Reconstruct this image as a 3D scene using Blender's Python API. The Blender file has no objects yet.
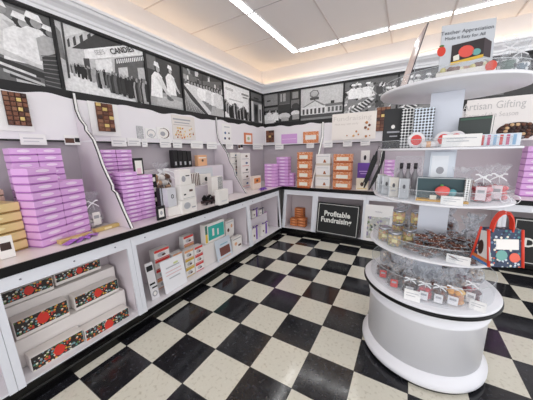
import bpy, math, random
from mathutils import Vector, Matrix
random.seed(7)
sc = bpy.context.scene
COL = sc.collection
# ---------------------------------------------------------------- camera
CAM = (1.715, -0.790, 1.411); YAW, PIT, ROL, FPX = -0.532, -0.198, -0.021, 238.4
def _rot():
    cy, sy, cp, sp = math.cos(YAW), math.sin(YAW), math.cos(PIT), math.sin(PIT)
    f = Vector((sy*cp, cy*cp, sp)); r = Vector((cy, -sy, 0)); u = r.cross(f)
    c, s = math.cos(ROL), math.sin(ROL)
    return c*r+s*u, -s*r+c*u, f
RX, UP, FW = _rot()
cd = bpy.data.cameras.new('camera'); cam = bpy.data.objects.new('camera', cd); COL.objects.link(cam)
M = Matrix((RX, UP, -FW)).transposed().to_4x4(); M.translation = CAM; cam.matrix_world = M
cd.sensor_width = 36; cd.lens = FPX/533*36; cd.clip_start = .02; sc.camera = cam
# ---------------------------------------------------------------- world, light, exposure
w = bpy.data.worlds.new('daylight'); sc.world = w; w.use_nodes = True
w.node_tree.nodes['Background'].inputs[0].default_value = (.96, .96, 1.0, 1)
w.node_tree.nodes['Background'].inputs[1].default_value = 1.05
LED_STRENGTH = 9.0
COVE_STRENGTH = 4.5
def area(name, loc, rot, sx, sy, p, col):
    l = bpy.data.lights.new(name, 'AREA'); l.shape = 'RECTANGLE'; l.size = sx; l.size_y = sy; l.energy = p; l.color = col
    o = bpy.data.objects.new(name, l); COL.objects.link(o); o.location = loc; o.rotation_euler = rot; return o
area('storefront_window_light', (2.2, -3.9, 1.5), (math.radians(90), 0, 0), 5.0, 2.4, 55, (.93, .96, 1))
area('side_window_light', (5.6, 0.0, 1.5), (math.radians(90), 0, math.radians(90)), 5.0, 2.4, 22, (.93, .96, 1))
sc.view_settings.view_transform = 'Standard'; sc.view_settings.look = 'None'
sc.view_settings.gamma = 1; sc.view_settings.use_curve_mapping = False
sc.view_settings.exposure = 0.22
# ---------------------------------------------------------------- measuring helpers
def on(u, v, ax, val):
    d = RX*((u-266.5)/FPX) + UP*((200-v)/FPX) + FW
    t = (val-CAM[ax])/d[ax]
    return Vector(CAM)+d*t
def fit(side, uL, uR, vT, vB, z):
    """base midpoint on height z -> (x, y, z, width, height); side L faces +x, B faces -y"""
    ax = 0 if side == 'L' else 1
    p = on((uL+uR)/2, vB, 2, z)
    return fitp(side, uL, uR, vT, vB, p[ax], z)
def fitp(side, uL, uR, vT, vB, plane, z=None):
    ax = 0 if side == 'L' else 1; ay = 1-ax
    uc = (uL+uR)/2; a = on(uL, (vT+vB)/2, ax, plane); b = on(uR, (vT+vB)/2, ax, plane)
    bt = on(uc, vB, ax, plane); tp = on(uc, vT, ax, plane)
    if z is None: z = bt.z
    c = (a[ay]+b[ay])/2
    return ((plane, c, z) if ax == 0 else (c, plane, z)) + (abs(b[ay]-a[ay]), tp.z-z)
# ---------------------------------------------------------------- materials
def lin(c):
    if isinstance(c, str): c = tuple(int(c[i:i+2], 16)/255 for i in (0, 2, 4))
    return tuple(((x+.055)/1.055)**2.4 if x > .04045 else x/12.92 for x in c)
_m = {}
def mat(c, rough=.5, metal=0., spec=.5, grain=0., gs=60., key=None):
    k = (c, rough, metal, spec, grain, gs)
    if k in _m: return _m[k]
    m = bpy.data.materials.new('paint_%s' % (c if isinstance(c, str) else 'x')); m.use_nodes = True
    b = m.node_tree.nodes['Principled BSDF']; col = lin(c)
    b.inputs['Base Color'].default_value = (*col, 1); b.inputs['Roughness'].default_value = rough
    b.inputs['Metallic'].default_value = metal; b.inputs['Specular IOR Level'].default_value = spec
    if grain:
        nt = m.node_tree; tc = nt.nodes.new('ShaderNodeTexCoord'); n = nt.nodes.new('ShaderNodeTexNoise'); n.inputs['Scale'].default_value = gs
        n.inputs['Detail'].default_value = 6
        r = nt.nodes.new('ShaderNodeMapRange'); r.inputs[1].default_value = .3; r.inputs[2].default_value = .7; r.inputs[3].default_value = 1-grain; r.inputs[4].default_value = 1+grain
        mx = nt.nodes.new('ShaderNodeVectorMath'); mx.operation = 'SCALE'; mx.inputs[0].default_value = col
        nt.links.new(tc.outputs['Object'], n.inputs['Vector']); nt.links.new(n.outputs['Fac'], r.inputs[0]); nt.links.new(r.outputs[0], mx.inputs['Scale']); nt.links.new(mx.outputs[0], b.inputs['Base Color'])
    _m[k] = m; return m
def spots(name, base, cols, scale=60., thr=.35, rough=.4, rnd=1.0):
    """packaging print: voronoi confetti of several colours on a base colour"""
    if name in _m: return _m[name]
    m = bpy.data.materials.new(name); m.use_nodes = True; nt = m.node_tree; b = nt.nodes['Principled BSDF']; b.inputs['Roughness'].default_value = rough
    tc = nt.nodes.new('ShaderNodeTexCoord'); v = nt.nodes.new('ShaderNodeTexVoronoi'); v.inputs['Scale'].default_value = scale; v.inputs['Randomness'].default_value = rnd
    nt.links.new(tc.outputs['Object'], v.inputs['Vector'])
    cr = nt.nodes.new('ShaderNodeValToRGB'); cr.color_ramp.interpolation = 'CONSTANT'
    els = cr.color_ramp.elements
    while len(els) < len(cols): els.new(.5)
    for i, c in enumerate(cols): els[i].position = i/len(cols); els[i].color = (*lin(c), 1)
    sep = nt.nodes.new('ShaderNodeSeparateColor'); nt.links.new(v.outputs['Color'], sep.inputs[0]); nt.links.new(sep.outputs[0], cr.inputs[0])
    lt = nt.nodes.new('ShaderNodeMath'); lt.operation = 'LESS_THAN'; lt.inputs[1].default_value = thr; nt.links.new(v.outputs['Distance'], lt.inputs[0])
    mx = nt.nodes.new('ShaderNodeMix'); mx.data_type = 'RGBA'; mx.inputs[6].default_value = (*lin(base), 1)
    nt.links.new(lt.outputs[0], mx.inputs[0]); nt.links.new(cr.outputs[0], mx.inputs[7]); nt.links.new(mx.outputs[2], b.inputs['Base Color'])
    _m[name] = m; return m
def clear(name, alpha=.25, tint='FFFFFF', bump=0., rough=.08, bs=30.):
    if name in _m: return _m[name]
    m = bpy.data.materials.new(name); m.use_nodes = True; nt = m.node_tree; nt.nodes.clear()
    o = nt.nodes.new('ShaderNodeOutputMaterial'); t = nt.nodes.new('ShaderNodeBsdfTransparent'); t.inputs[0].default_value = (*[.9+.1*c for c in lin(tint)], 1)
    g = nt.nodes.new('ShaderNodeBsdfPrincipled'); g.inputs['Base Color'].default_value = (*lin(tint), 1); g.inputs['Roughness'].default_value = rough
    g.inputs['Specular IOR Level'].default_value = .9
    mx = nt.nodes.new('ShaderNodeMixShader'); mx.inputs[0].default_value = alpha
    nt.links.new(t.outputs[0], mx.inputs[1]); nt.links.new(g.outputs[0], mx.inputs[2]); nt.links.new(mx.outputs[0], o.inputs[0])
    if bump:
        tc = nt.nodes.new('ShaderNodeTexCoord'); n = nt.nodes.new('ShaderNodeTexVoronoi'); n.inputs['Scale'].default_value = bs
        bp = nt.nodes.new('ShaderNodeBump'); bp.inputs['Strength'].default_value = bump; bp.inputs['Distance'].default_value = .02
        nt.links.new(tc.outputs['Object'], n.inputs['Vector']); nt.links.new(n.outputs['Distance'], bp.inputs['Height']); nt.links.new(bp.outputs[0], g.inputs['Normal'])
        r = nt.nodes.new('ShaderNodeMapRange'); r.inputs[1].default_value = 0.; r.inputs[2].default_value = .8; r.inputs[3].default_value = alpha*.4; r.inputs[4].default_value = min(1, alpha*2)
        nt.links.new(n.outputs['Distance'], r.inputs[0]); nt.links.new(r.outputs[0], mx.inputs[0])
    _m[name] = m; return m
def emis(name, c, s):
    m = bpy.data.materials.new(name); m.use_nodes = True; b = m.node_tree.nodes['Principled BSDF']
    b.inputs['Base Color'].default_value = (*lin(c), 1); b.inputs['Emission Color'].default_value = (*lin(c), 1); b.inputs['Emission Strength'].default_value = s; return m
WHITE = mat('ECE9EC', .35); PANEL = mat('E4E6EC', .3); CARD = mat('F1F0EE', .6); BLACK = mat('060607', .35, spec=.25); BLK = mat('121214', .5)
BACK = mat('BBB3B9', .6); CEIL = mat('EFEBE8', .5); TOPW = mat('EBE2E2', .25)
LILAC = mat('E2AFE6', .35); LILACD = mat('B470BE', .4); LILACL = mat('F3DCF5', .4)
INK = mat('55555A', .6); GOLD = mat('D8BC76', .35, .3)
ACR = clear('acrylic', .07, 'E9EEF2'); ACRE = clear('acrylic_edge', .4, 'F4F8FA')
CELLO = clear('cellophane', .10, 'F3F6FA', .9, .12, 45.)
CELLO2 = clear('cellophane_dense', .24, 'DDE3EA', .9, .15, 60.)
Wb = mat('EFEBE6', .45); GRY = mat('A8A8AE', .5); BRN = mat('5A3A2C', .5); SILV = mat('C5C7CC', .3, .4); REDM = mat('D23A34', .4); PUR = mat('6A34A8', .4); TEAL = mat('38B0A6', .4); YEL = mat('E8C24A', .45); PEACH = mat('E8B48A', .5)
# ---------------------------------------------------------------- mesh builder
class MB:
    def __init__(s): s.v = []; s.f = []; s.mi = []; s.ms = []
    def m(s, m):
        if m not in s.ms: s.ms.append(m)
        return s.ms.index(m)
    def add(s, vs, fs, m):
        b = len(s.v); s.v += [Vector(p) for p in vs]; i = s.m(m)
        for f in fs: s.f.append([b+k for k in f]); s.mi.append(i)
        return s
    def box(s, x0, x1, y0, y1, z0, z1, m, R=None, o=None):
        vs = [Vector((x, y, z)) for z in (z0, z1) for y in (y0, y1) for x in (x0, x1)]
        if R is not None:
            o = Vector(o or (0, 0, 0)); vs = [R@(p-o)+o for p in vs]
        return s.add(vs, [(0, 2, 3, 1), (4, 5, 7, 6), (0, 1, 5, 4), (2, 6, 7, 3), (0, 4, 6, 2), (1, 3, 7, 5)], m)
    def cb(s, c, d, m, R=None):
        return s.box(c[0]-d[0]/2, c[0]+d[0]/2, c[1]-d[1]/2, c[1]+d[1]/2, c[2]-d[2]/2, c[2]+d[2]/2, m, R, c)
    def poly(s, pts, m): return s.add(pts, [list(range(len(pts)))], m)
    def prism(s, pts, vec, m):
        """closed outline pts (3d) swept by vec"""
        n = len(pts); vec = Vector(vec); A = [Vector(p) for p in pts]; B = [p+vec for p in A]
        fs = [list(range(n))[::-1], list(range(n, 2*n))]+[(i, (i+1) % n, n+(i+1) % n, n+i) for i in range(n)]
        return s.add(A+B, fs, m)
    def lathe(s, prof, m, c=(0, 0, 0), n=24, cap=True, sx=1, sy=1):
        c = Vector(c); vs = [c+Vector((r*sx*math.cos(2*math.pi*k/n), r*sy*math.sin(2*math.pi*k/n), z)) for r, z in prof for k in range(n)]
        fs = [(i*n+k, i*n+(k+1) % n, (i+1)*n+(k+1) % n, (i+1)*n+k) for i in range(len(prof)-1) for k in range(n)]
        if cap: fs += [list(range(n))[::-1], list(range((len(prof)-1)*n, len(prof)*n))]
        return s.add(vs, fs, m)
    def tube(s, path, r, m, n=8):
        P = [Vector(p) for p in path]; vs = []
        for i, p in enumerate(P):
            t = (P[min(i+1, len(P)-1)]-P[max(i-1, 0)]).normalized()
            a = t.orthogonal().normalized() if i == 0 else (pa - t*pa.dot(t)).normalized()
            pa = a; b = t.cross(a); rr = r[i] if isinstance(r, (list, tuple)) else r
            vs += [p+(a*math.cos(2*math.pi*k/n)+b*math.sin(2*math.pi*k/n))*rr for k in range(n)]
        fs = [(i*n+k, i*n+(k+1) % n, (i+1)*n+(k+1) % n, (i+1)*n+k) for i in range(len(P)-1) for k in range(n)]
        fs += [list(range(n))[::-1], list(range((len(P)-1)*n, len(P)*n))]
        return s.add(vs, fs, m)
    def ribbon(s, path, w, m, side=(1, 0, 0), t=.0015):
        P = [Vector(p) for p in path]; sd = Vector(side).normalized(); vs = []
        for i, p in enumerate(P):
            tn = (P[min(i+1, len(P)-1)]-P[max(i-1, 0)]).normalized(); nn = tn.cross(sd).normalized()*t
            ww = (w[i] if isinstance(w, (list, tuple)) else w)/2
            vs += [p-sd*ww-nn, p+sd*ww-nn, p+sd*ww+nn, p-sd*ww+nn]
        fs = [(i*4+k, i*4+(k+1) % 4, i*4+4+(k+1) % 4, i*4+4+k) for i in range(len(P)-1) for k in range(4)]
        fs += [(3, 2, 1, 0), tuple(len(vs)-4+k for k in range(4))]
        return s.add(vs, fs, m)
    def ball(s, c, r, m, n=10, k=6, sc_=(1, 1, 1)):
        prof = [(max(r*math.sin(math.pi*j/k), 1e-4), -r*math.cos(math.pi*j/k)) for j in range(k+1)]
        c = Vector(c); vs = [c+Vector((q*sc_[0]*math.cos(2*math.pi*a/n), q*sc_[1]*math.sin(2*math.pi*a/n), z*sc_[2])) for q, z in prof for a in range(n)]
        fs = [(i*n+a, i*n+(a+1) % n, (i+1)*n+(a+1) % n, (i+1)*n+a) for i in range(k) for a in range(n)]
        return s.add(vs, fs, m)
    def build(s, name, parent=None, smooth=False, bevel=0):
        me = bpy.data.meshes.new(name); me.from_pydata([tuple(v) for v in s.v], [], s.f)
        for m in s.ms: me.materials.append(m)
        for p, i in zip(me.polygons, s.mi): p.material_index = i; p.use_smooth = smooth
        me.update()
        o = bpy.data.objects.new(name, me); COL.objects.link(o)
        if parent: o.parent = parent
        if bevel:
            b = o.modifiers.new('bevel', 'BEVEL'); b.width = bevel; b.segments = 2; b.limit_method = 'ANGLE'
        return o
def tag(o, label, cat, group=None):
    o['label'] = label; o['category'] = cat
    if group: o['group'] = group
    return o
def thing(name, label, cat, loc=(0, 0, 0), rz=0, group=None):
    o = bpy.data.objects.new(name, None); COL.objects.link(o); o.empty_display_size = .05; o.location = loc[:3]; o.rotation_euler = (0, 0, rz)
    return tag(o, label, cat, group)
def struct(o): o['kind'] = 'structure'; return o
def dup(root, loc, rz=None, label=None, group=None, scale=None):
    r = root.copy(); COL.objects.link(r); r.location = loc[:3]
    if rz is not None: r.rotation_euler = (0, 0, rz)
    if scale: r.scale = scale
    if label: r['label'] = label
    if group: r['group'] = group
    for ch in list(root.children):
        c = ch.copy(); COL.objects.link(c); c.parent = r
        for g in list(ch.children):
            d = g.copy(); COL.objects.link(d); d.parent = c
    return r
HP = math.pi/2
RZ = {'L': HP, 'B': 0.}
def text(body, size, m, parent, loc, rot=(HP, 0, 0), align='CENTER', name='lettering', sx=1., ext=.0006, bold=0.):
    cu = bpy.data.curves.new(name, 'FONT'); cu.body = body; cu.size = size; cu.align_x = align; cu.align_y = 'CENTER'; cu.extrude = ext; cu.space_line = .95; cu.offset = bold
    cu.resolution_u = 2
    t = bpy.data.objects.new(name, cu); COL.objects.link(t)
    bpy.context.view_layer.update()
    me = bpy.data.meshes.new_from_object(t.evaluated_get(bpy.context.evaluated_depsgraph_get()))
    COL.objects.unlink(t); bpy.data.objects.remove(t)
    me.materials.clear(); me.materials.append(m)
    o = bpy.data.objects.new(name, me); COL.objects.link(o); o.parent = parent; o.location = loc; o.rotation_euler = rot; o.scale = (sx, 1, 1)
    return o

# ================================================================ THE ROOM
XW, YW, ZC = -.87, 3.53, 2.95            # left wall plane, back wall plane, ceiling height
XE, YS = 4.4, -1.6                       # how far the built part reaches
T = .3048
# floor tiles
fm = bpy.data.materials.new('vinyl_tiles'); fm.use_nodes = True; nt = fm.node_tree; b = nt.nodes['Principled BSDF']
tc = nt.nodes.new('ShaderNodeTexCoord'); mp = nt.nodes.new('ShaderNodeMapping'); mp.inputs['Scale'].default_value = (1/T, 1/T, 1/T); mp.inputs['Location'].default_value = (40, 40, .5)
nt.links.new(tc.outputs['Object'], mp.inputs[0])
ck = nt.nodes.new('ShaderNodeTexChecker'); ck.inputs['Scale'].default_value = 1; nt.links.new(mp.outputs[0], ck.inputs[0])
def _noise(scale, lo, hi, a, bb):
    n = nt.nodes.new('ShaderNodeTexNoise'); n.inputs['Scale'].default_value = scale; n.inputs['Detail'].default_value = 5
    nt.links.new(tc.outputs['Object'], n.inputs['Vector']); r = nt.nodes.new('ShaderNodeMapRange')
    for i, x in enumerate((lo, hi, a, bb)): r.inputs[i+1].default_value = x
    nt.links.new(n.outputs['Fac'], r.inputs[0]); return r.outputs[0]
def _mix(f, a, b_):
    x = nt.nodes.new('ShaderNodeMix'); x.data_type = 'RGBA'
    for i, s_ in ((0, f), (6, a), (7, b_)):
        if hasattr(s_, 'is_linked'): nt.links.new(s_, x.inputs[i])
        else: x.inputs[i].default_value = s_ if i == 0 else (*lin(s_), 1)
    return x.outputs[2]
wht = _mix(_noise(45, .55, .72, 0, .8), 'DCD8C9', 'B9B29F'); wht = _mix(_noise(90, .6, .75, 0, .6), wht, 'F2EFE4')
blk = _mix(_noise(38, .56, .75, 0, .55), '1A1A1E', '4A4C54'); blk = _mix(_noise(9, .45, .75, 0, .35), blk, '2E3036')
# seam lines between tiles
sp = nt.nodes.new('ShaderNodeSeparateXYZ'); nt.links.new(mp.outputs[0], sp.inputs[0]); seam = None
for ax in (0, 1):
    fr = nt.nodes.new('ShaderNodeMath'); fr.operation = 'FRACT'; nt.links.new(sp.outputs[ax], fr.inputs[0])
    s1 = nt.nodes.new('ShaderNodeMath'); s1.operation = 'SUBTRACT'; s1.inputs[1].default_value = .5; nt.links.new(fr.outputs[0], s1.inputs[0])
    s2 = nt.nodes.new('ShaderNodeMath'); s2.operation = 'ABSOLUTE'; nt.links.new(s1.outputs[0], s2.inputs[0])
    s3 = nt.nodes.new('ShaderNodeMath'); s3.operation = 'GREATER_THAN'; s3.inputs[1].default_value = .4935; nt.links.new(s2.outputs[0], s3.inputs[0])
    if seam is None: seam = s3.outputs[0]
    else:
        mxx = nt.nodes.new('ShaderNodeMath'); mxx.operation = 'MAXIMUM'; nt.links.new(seam, mxx.inputs[0]); nt.links.new(s3.outputs[0], mxx.inputs[1]); seam = mxx.outputs[0]
colr = _mix(ck.outputs['Fac'], wht, blk); colr = _mix(seam, colr, '3A3834')
nt.links.new(colr, b.inputs['Base Color'])
nt.links.new(_noise(14, .3, .7, .08, .17), b.inputs['Roughness'])
b.inputs['Specular IOR Level'].default_value = .5
struct(MB().box(-1.2, XE, YS-2.4, 3.9, -.05, 0, fm).build('floor'))
WALLM = mat('E9E4E2', .6); CREAM = mat('F0E4DA', .6)
struct(MB().box(XW-.12, XW, YS-2, YW+.12, 0, ZC, WALLM).build('wall_left'))
struct(MB().box(XW, XE, YW, YW+.12, 0, ZC, WALLM).build('wall_back'))
struct(MB().box(XW-.12, XE, YS-2.4, YW+.12, ZC, ZC+.1, CEIL).build('ceiling'))
# raised seams of the ceiling panels
k = 0
for y in (-1.5, -.86, -.22, .43, 1.09, 1.74, 2.40):
    k += 1; struct(MB().box(XW, .017, y-.006, y+.006, ZC-.006, ZC, mat('D8CFCB', .5)).build('trim_%d' % k))
for x in (.74, 1.38, 2.04, 2.70, 3.36):
    k += 1; struct(MB().box(x-.008, x+.008, -1.5, YW, ZC-.008, ZC, mat('D8CFCB', .5)).build('trim_%d' % k))
for y in (1.74, .43, -.86):
    k += 1; struct(MB().box(.107, XE, y-.004, y+.004, ZC-.004, ZC, mat('BDB7B6', .5)).build('trim_%d' % k))
# crown moulding: profile (distance from wall, height)
prof = [(0, 2.530), (.022, 2.530), (.022, 2.562), (.034, 2.570), (.040, 2.592), (.062, 2.612), (.092, 2.628), (.104, 2.650), (.118, 2.654), (.118, 2.682), (.104, 2.688), (0, 2.688)]
CR = mat('E9EAEC', .35)
cb = MB().prism([(XW+d, YS-.6, z) for d, z in prof], (0, YW-YS+.6, 0), CR); struct(cb.build('trim_crown_left'))
cb = MB().prism([(XE, YW-d, z) for d, z in prof], (XW+.0-XE, 0, 0), CR); struct(cb.build('trim_crown_back'))
# warm cove strip behind the crown lip
COVE = emis('cove_led', 'FFDCAE', COVE_STRENGTH)
tag(MB().box(XW+.015, XW+.035, YS, YW-.05, 2.690, 2.700, COVE).build('cove_light_strip'), 'warm light strip hidden on the crown moulding of the left wall', 'light strip')
tag(MB().box(XW+.05, XE-.1, YW-.035, YW-.015, 2.690, 2.700, COVE).build('cove_light_strip'), 'warm light strip hidden on the crown moulding of the back wall', 'light strip')
# black rails above and below the photographs
for nm, a in (('left', 0), ('back', 1)):
    for z0, z1, i in ((2.512, 2.532, 'upper'), (1.86, 1.957, 'lower')):
        mb = MB().box(XW, XW+.03, YS-.5, YW, z0, z1, BLK) if a == 0 else MB().box(XW+.03, XE-.1, YW-.03, YW, z0, z1, BLK)
        struct(mb.build('trim_rail_%s_%s' % (i, nm)))
# linear ceiling lights, one thing per segment
LED = emis('led_diffuser', 'FFFFFF', LED_STRENGTH)
def led(x0, x1, y0, y1, label):
    t = thing('linear_ceiling_light', label, 'ceiling light', ((x0+x1)/2, (y0+y1)/2, ZC), 0)
    hx, hy = (x1-x0)/2, (y1-y0)/2
    MB().box(-hx, hx, -hy, hy, -.012, -.001, LED).build('diffuser', t)
    f = MB()
    for a in ((-hx-.006, -hx, -hy-.006, hy+.006), (hx, hx+.006, -hy-.006, hy+.006), (-hx, hx, -hy-.006, -hy), (-hx, hx, hy, hy+.006)):
        f.box(*a, -.014, -.001, mat('F4F4F4', .5))
    f.build('housing', t)
ys = [3.03, 2.41, 1.75, 1.10, .45, -.2]
nm = ['corner end', 'second from the corner', 'third from the corner', 'fourth from the corner', 'fifth from the corner']
for i in range(5): led(.018, .106, ys[i+1]+.015, ys[i]-.015, 'bright linear ceiling light running beside the left wall, %s' % nm[i])
xs = [.125, .73, 1.37, 2.03, 2.69, 3.35]
for i in range(5): led(xs[i]+.015, xs[i+1]-.015, 2.954, 3.042, 'bright linear ceiling light running beside the back wall, %s' % nm[i])

# ================================================================ DISPLAY COUNTERS
XC, YC = -.13, 2.90; ZT = .822; ZU = .768; ZK = .108
t = thing('display_counter', 'long white counter top with black front edge along the left wall', 'counter', (XW, 1, ZU))
o = t.location
def loc(mb, p): mb.v = [v-Vector(p) for v in mb.v]; return mb
MB().prism([(XW+.001, YS, ZU), (XC-.012, YS, ZU), (XC-.012, YC+.0, ZU), (XW+.001, YW-.001, ZU)], (0, 0, ZT-ZU), TOPW)
loc(MB().prism([(XW+.001, YS, ZU), (XC-.012, YS, ZU), (XC-.012, YC+.012, ZU), (XW+.001, YW-.001, ZU)], (0, 0, ZT-ZU), TOPW), o).build('top', t)
loc(MB().box(XC-.012, XC, YS, YC, ZU, ZT+.001, BLACK), o).build('front_edge', t)
t = thing('display_counter', 'long white counter top with black front edge along the back wall', 'counter', (1, YW, ZU))
o = t.location
loc(MB().prism([(XC-.0115, YC+.0125, ZU), (XE-.2, YC+.0125, ZU), (XE-.2, YW-.001, ZU), (XW+.0025, YW-.0005, ZU)], (0, 0, ZT-ZU), TOPW), o).build('top', t)
loc(MB().box(XC-.011, XE-.2, YC+.0005, YC+.012, ZU, ZT+.001, BLACK), o).build('front_edge', t)
# black toe kicks
XK, YK = -.078, 2.80
KICK = mat('050506', .25, spec=.3)
struct(MB().prism([(XK-.10, YS, 0), (XK, YS, 0), (XK, YS, .055), (XK-.012, YS, .062), (XK-.012, YS, ZK), (XK-.10, YS, ZK)], (0, YK-YS, 0), KICK).build('baseboard_left'))
struct(MB().prism([(XK-.10, YK+.10, 0), (XK-.10, YK, 0), (XK-.10, YK, .055), (XK-.10, YK+.012, .062), (XK-.10, YK+.012, ZK), (XK-.10, YK+.10, ZK)], (XE-.1-XK, 0, 0), KICK).build('baseboard_back'))
# cabinet units: floor, back, sides, face frame leaning back slightly
def cab_left(y0, y1, label, top=.690, st=.035):
    t = thing('open_display_cabinet', label, 'cabinet', (XK, (y0+y1)/2, ZK), 0); o = t.location
    e = .001
    loc(MB().box(-.50, -.10, y0+e, y1-e, ZK+e, ZK+.012, WHITE), o).build('shelf_board', t)
    loc(MB().box(-.51, -.50, y0+e, y1-e, ZK+e, ZU-e, mat('D9CFD3', .5)), o).build('back_panel', t)
    def xf(z): return -.088-(z-ZK)/(ZU-ZK)*.052
    def fr(a, b_, z0, z1, m):
        return [(xf(z0), a, z0), (xf(z0)-.018, a, z0), (xf(z1)-.018, a, z1), (xf(z1), a, z1)]
    for s_, (a, b_) in enumerate(((y0+e, y0+st), (y1-st, y1-e))):
        loc(MB().prism(fr(a, b_, ZK+e, ZU-e, 0), (0, b_-a, 0), PANEL), o).build('stile', t)
        c = y0+.012 if s_ == 0 else y1-.012
        loc(MB().box(-.498, -.16, c-.008, c+.008, ZK+.013, ZU-e, mat('E0D7DC', .45)), o).build('side_panel', t)
    r = loc(MB().prism(fr(y0+st, 0, top, ZU-e, 0), (0, y1-y0-2*st, 0), PANEL), o)
    for yy in ((y0+y1)/2, y0+.12, y1-.12): r.ball(Vector((xf(.73)+.001, yy, .73))-o, .006, mat('8B8D96', .3, .8), 8, 4)
    r.build('top_rail', t); return t
def cab_back(x0, x1, label, top=.690, st=.035, inner='CFC4C6'):
    t = thing('open_display_cabinet', label, 'cabinet', ((x0+x1)/2, YK, ZK), 0); o = t.location; e = .001
    loc(MB().box(x0+e, x1-e, YK+.02, 3.2, ZK+e, ZK+.012, WHITE), o).build('shelf_board', t)
    loc(MB().box(x0+e, x1-e, 3.2, 3.21, ZK+e, ZU-e, mat(inner, .5)), o).build('back_panel', t)
    def yf(z): return YK+.010+(z-ZK)/(ZU-ZK)*.10
    for s_, (a, b_) in enumerate(((x0+e, x0+st), (x1-st, x1-e))):
        loc(MB().prism([(a, yf(z), z) for z in (ZK+e, ZU-e)]+[(a, yf(z)+.018, z) for z in (ZU-e, ZK+e)], (b_-a, 0, 0), PANEL), o).build('stile', t)
        c = x0+.012 if s_ == 0 else x1-.012
        loc(MB().box(c-.008, c+.008, YK+.13, 3.198, ZK+.013, ZU-e, mat('E0D7DC', .45)), o).build('side_panel', t)
    loc(MB().prism([(x0+st, yf(z), z) for z in (top, ZU-e)]+[(x0+st, yf(z)+.018, z) for z in (ZU-e, top)], (x1-x0-2*st, 0, 0), PANEL), o).build('top_rail', t)
    return t
cab_left(-1.25, -.55, 'open white cabinet at the near end of the left counter')
cab_left(-.55, .21, 'open white cabinet holding the large fundraising carton display')
cab_left(.21, 1.845, 'open white cabinet holding the red and white gift tins and the teal box')
cab_left(1.845, 2.78, 'open white cabinet nearest the corner under the left counter')
cab_back(-.10, .48, 'open white cabinet in the corner holding orange striped boxes', st=.055)
cab_back(.48, 1.24, 'open white cabinet behind the black fundraising sign')
cab_back(1.24, 1.95, 'open white cabinet holding the framed catalogue page')
cab_back(1.95, 2.72, 'open white cabinet behind the round display stand')
cab_back(2.72, 3.5, 'open white cabinet at the right end behind the black sign with a letter D')

# ---------------------------------------------------------------- header boards with scalloped top
def wave(s): return 1.893+.012*math.sin(s*9.3+.5)+.007*math.sin(s*21)
HB = 1.545
t = thing('header_board', 'white scalloped header board above the left display bays', 'header board', (XW, 1, HB)); o = t.location
n = 160; pts = [(-.80, YS, HB)]+[(-.80, YS+(3.46-YS)*i/n, wave(YS+(3.46-YS)*i/n)) for i in range(n+1)]+[(-.80, 3.46, HB)]
loc(MB().prism(pts, (-.018, 0, 0), WHITE), o).build('board', t)
loc(MB().box(-.818, -.798, YS, 3.46, HB-.014, HB-.001, BLK), o).build('tag_rail', t)
t = thing('header_board', 'white scalloped header board above the back display bays', 'header board', (1, YW, HB)); o = t.location
pts = [(-.799, 3.462, HB)]+[(-.799+(XE-.2+.799)*i/n, 3.462, wave(-.8+(XE-.2+.8)*i/n+2)) for i in range(n+1)]+[(XE-.2, 3.462, HB)]
loc(MB().prism(pts, (0, .018, 0), WHITE), o).build('board', t)
loc(MB().box(-.797, XE-.2, 3.462, 3.48, HB-.014, HB-.001, BLK), o).build('tag_rail', t)
# bay backing panels
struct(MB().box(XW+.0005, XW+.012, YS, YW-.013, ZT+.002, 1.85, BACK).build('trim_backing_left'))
struct(MB().box(XW+.013, XE-.2, YW-.012, YW-.0005, ZT+.002, 1.85, BACK).build('trim_backing_back'))
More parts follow.
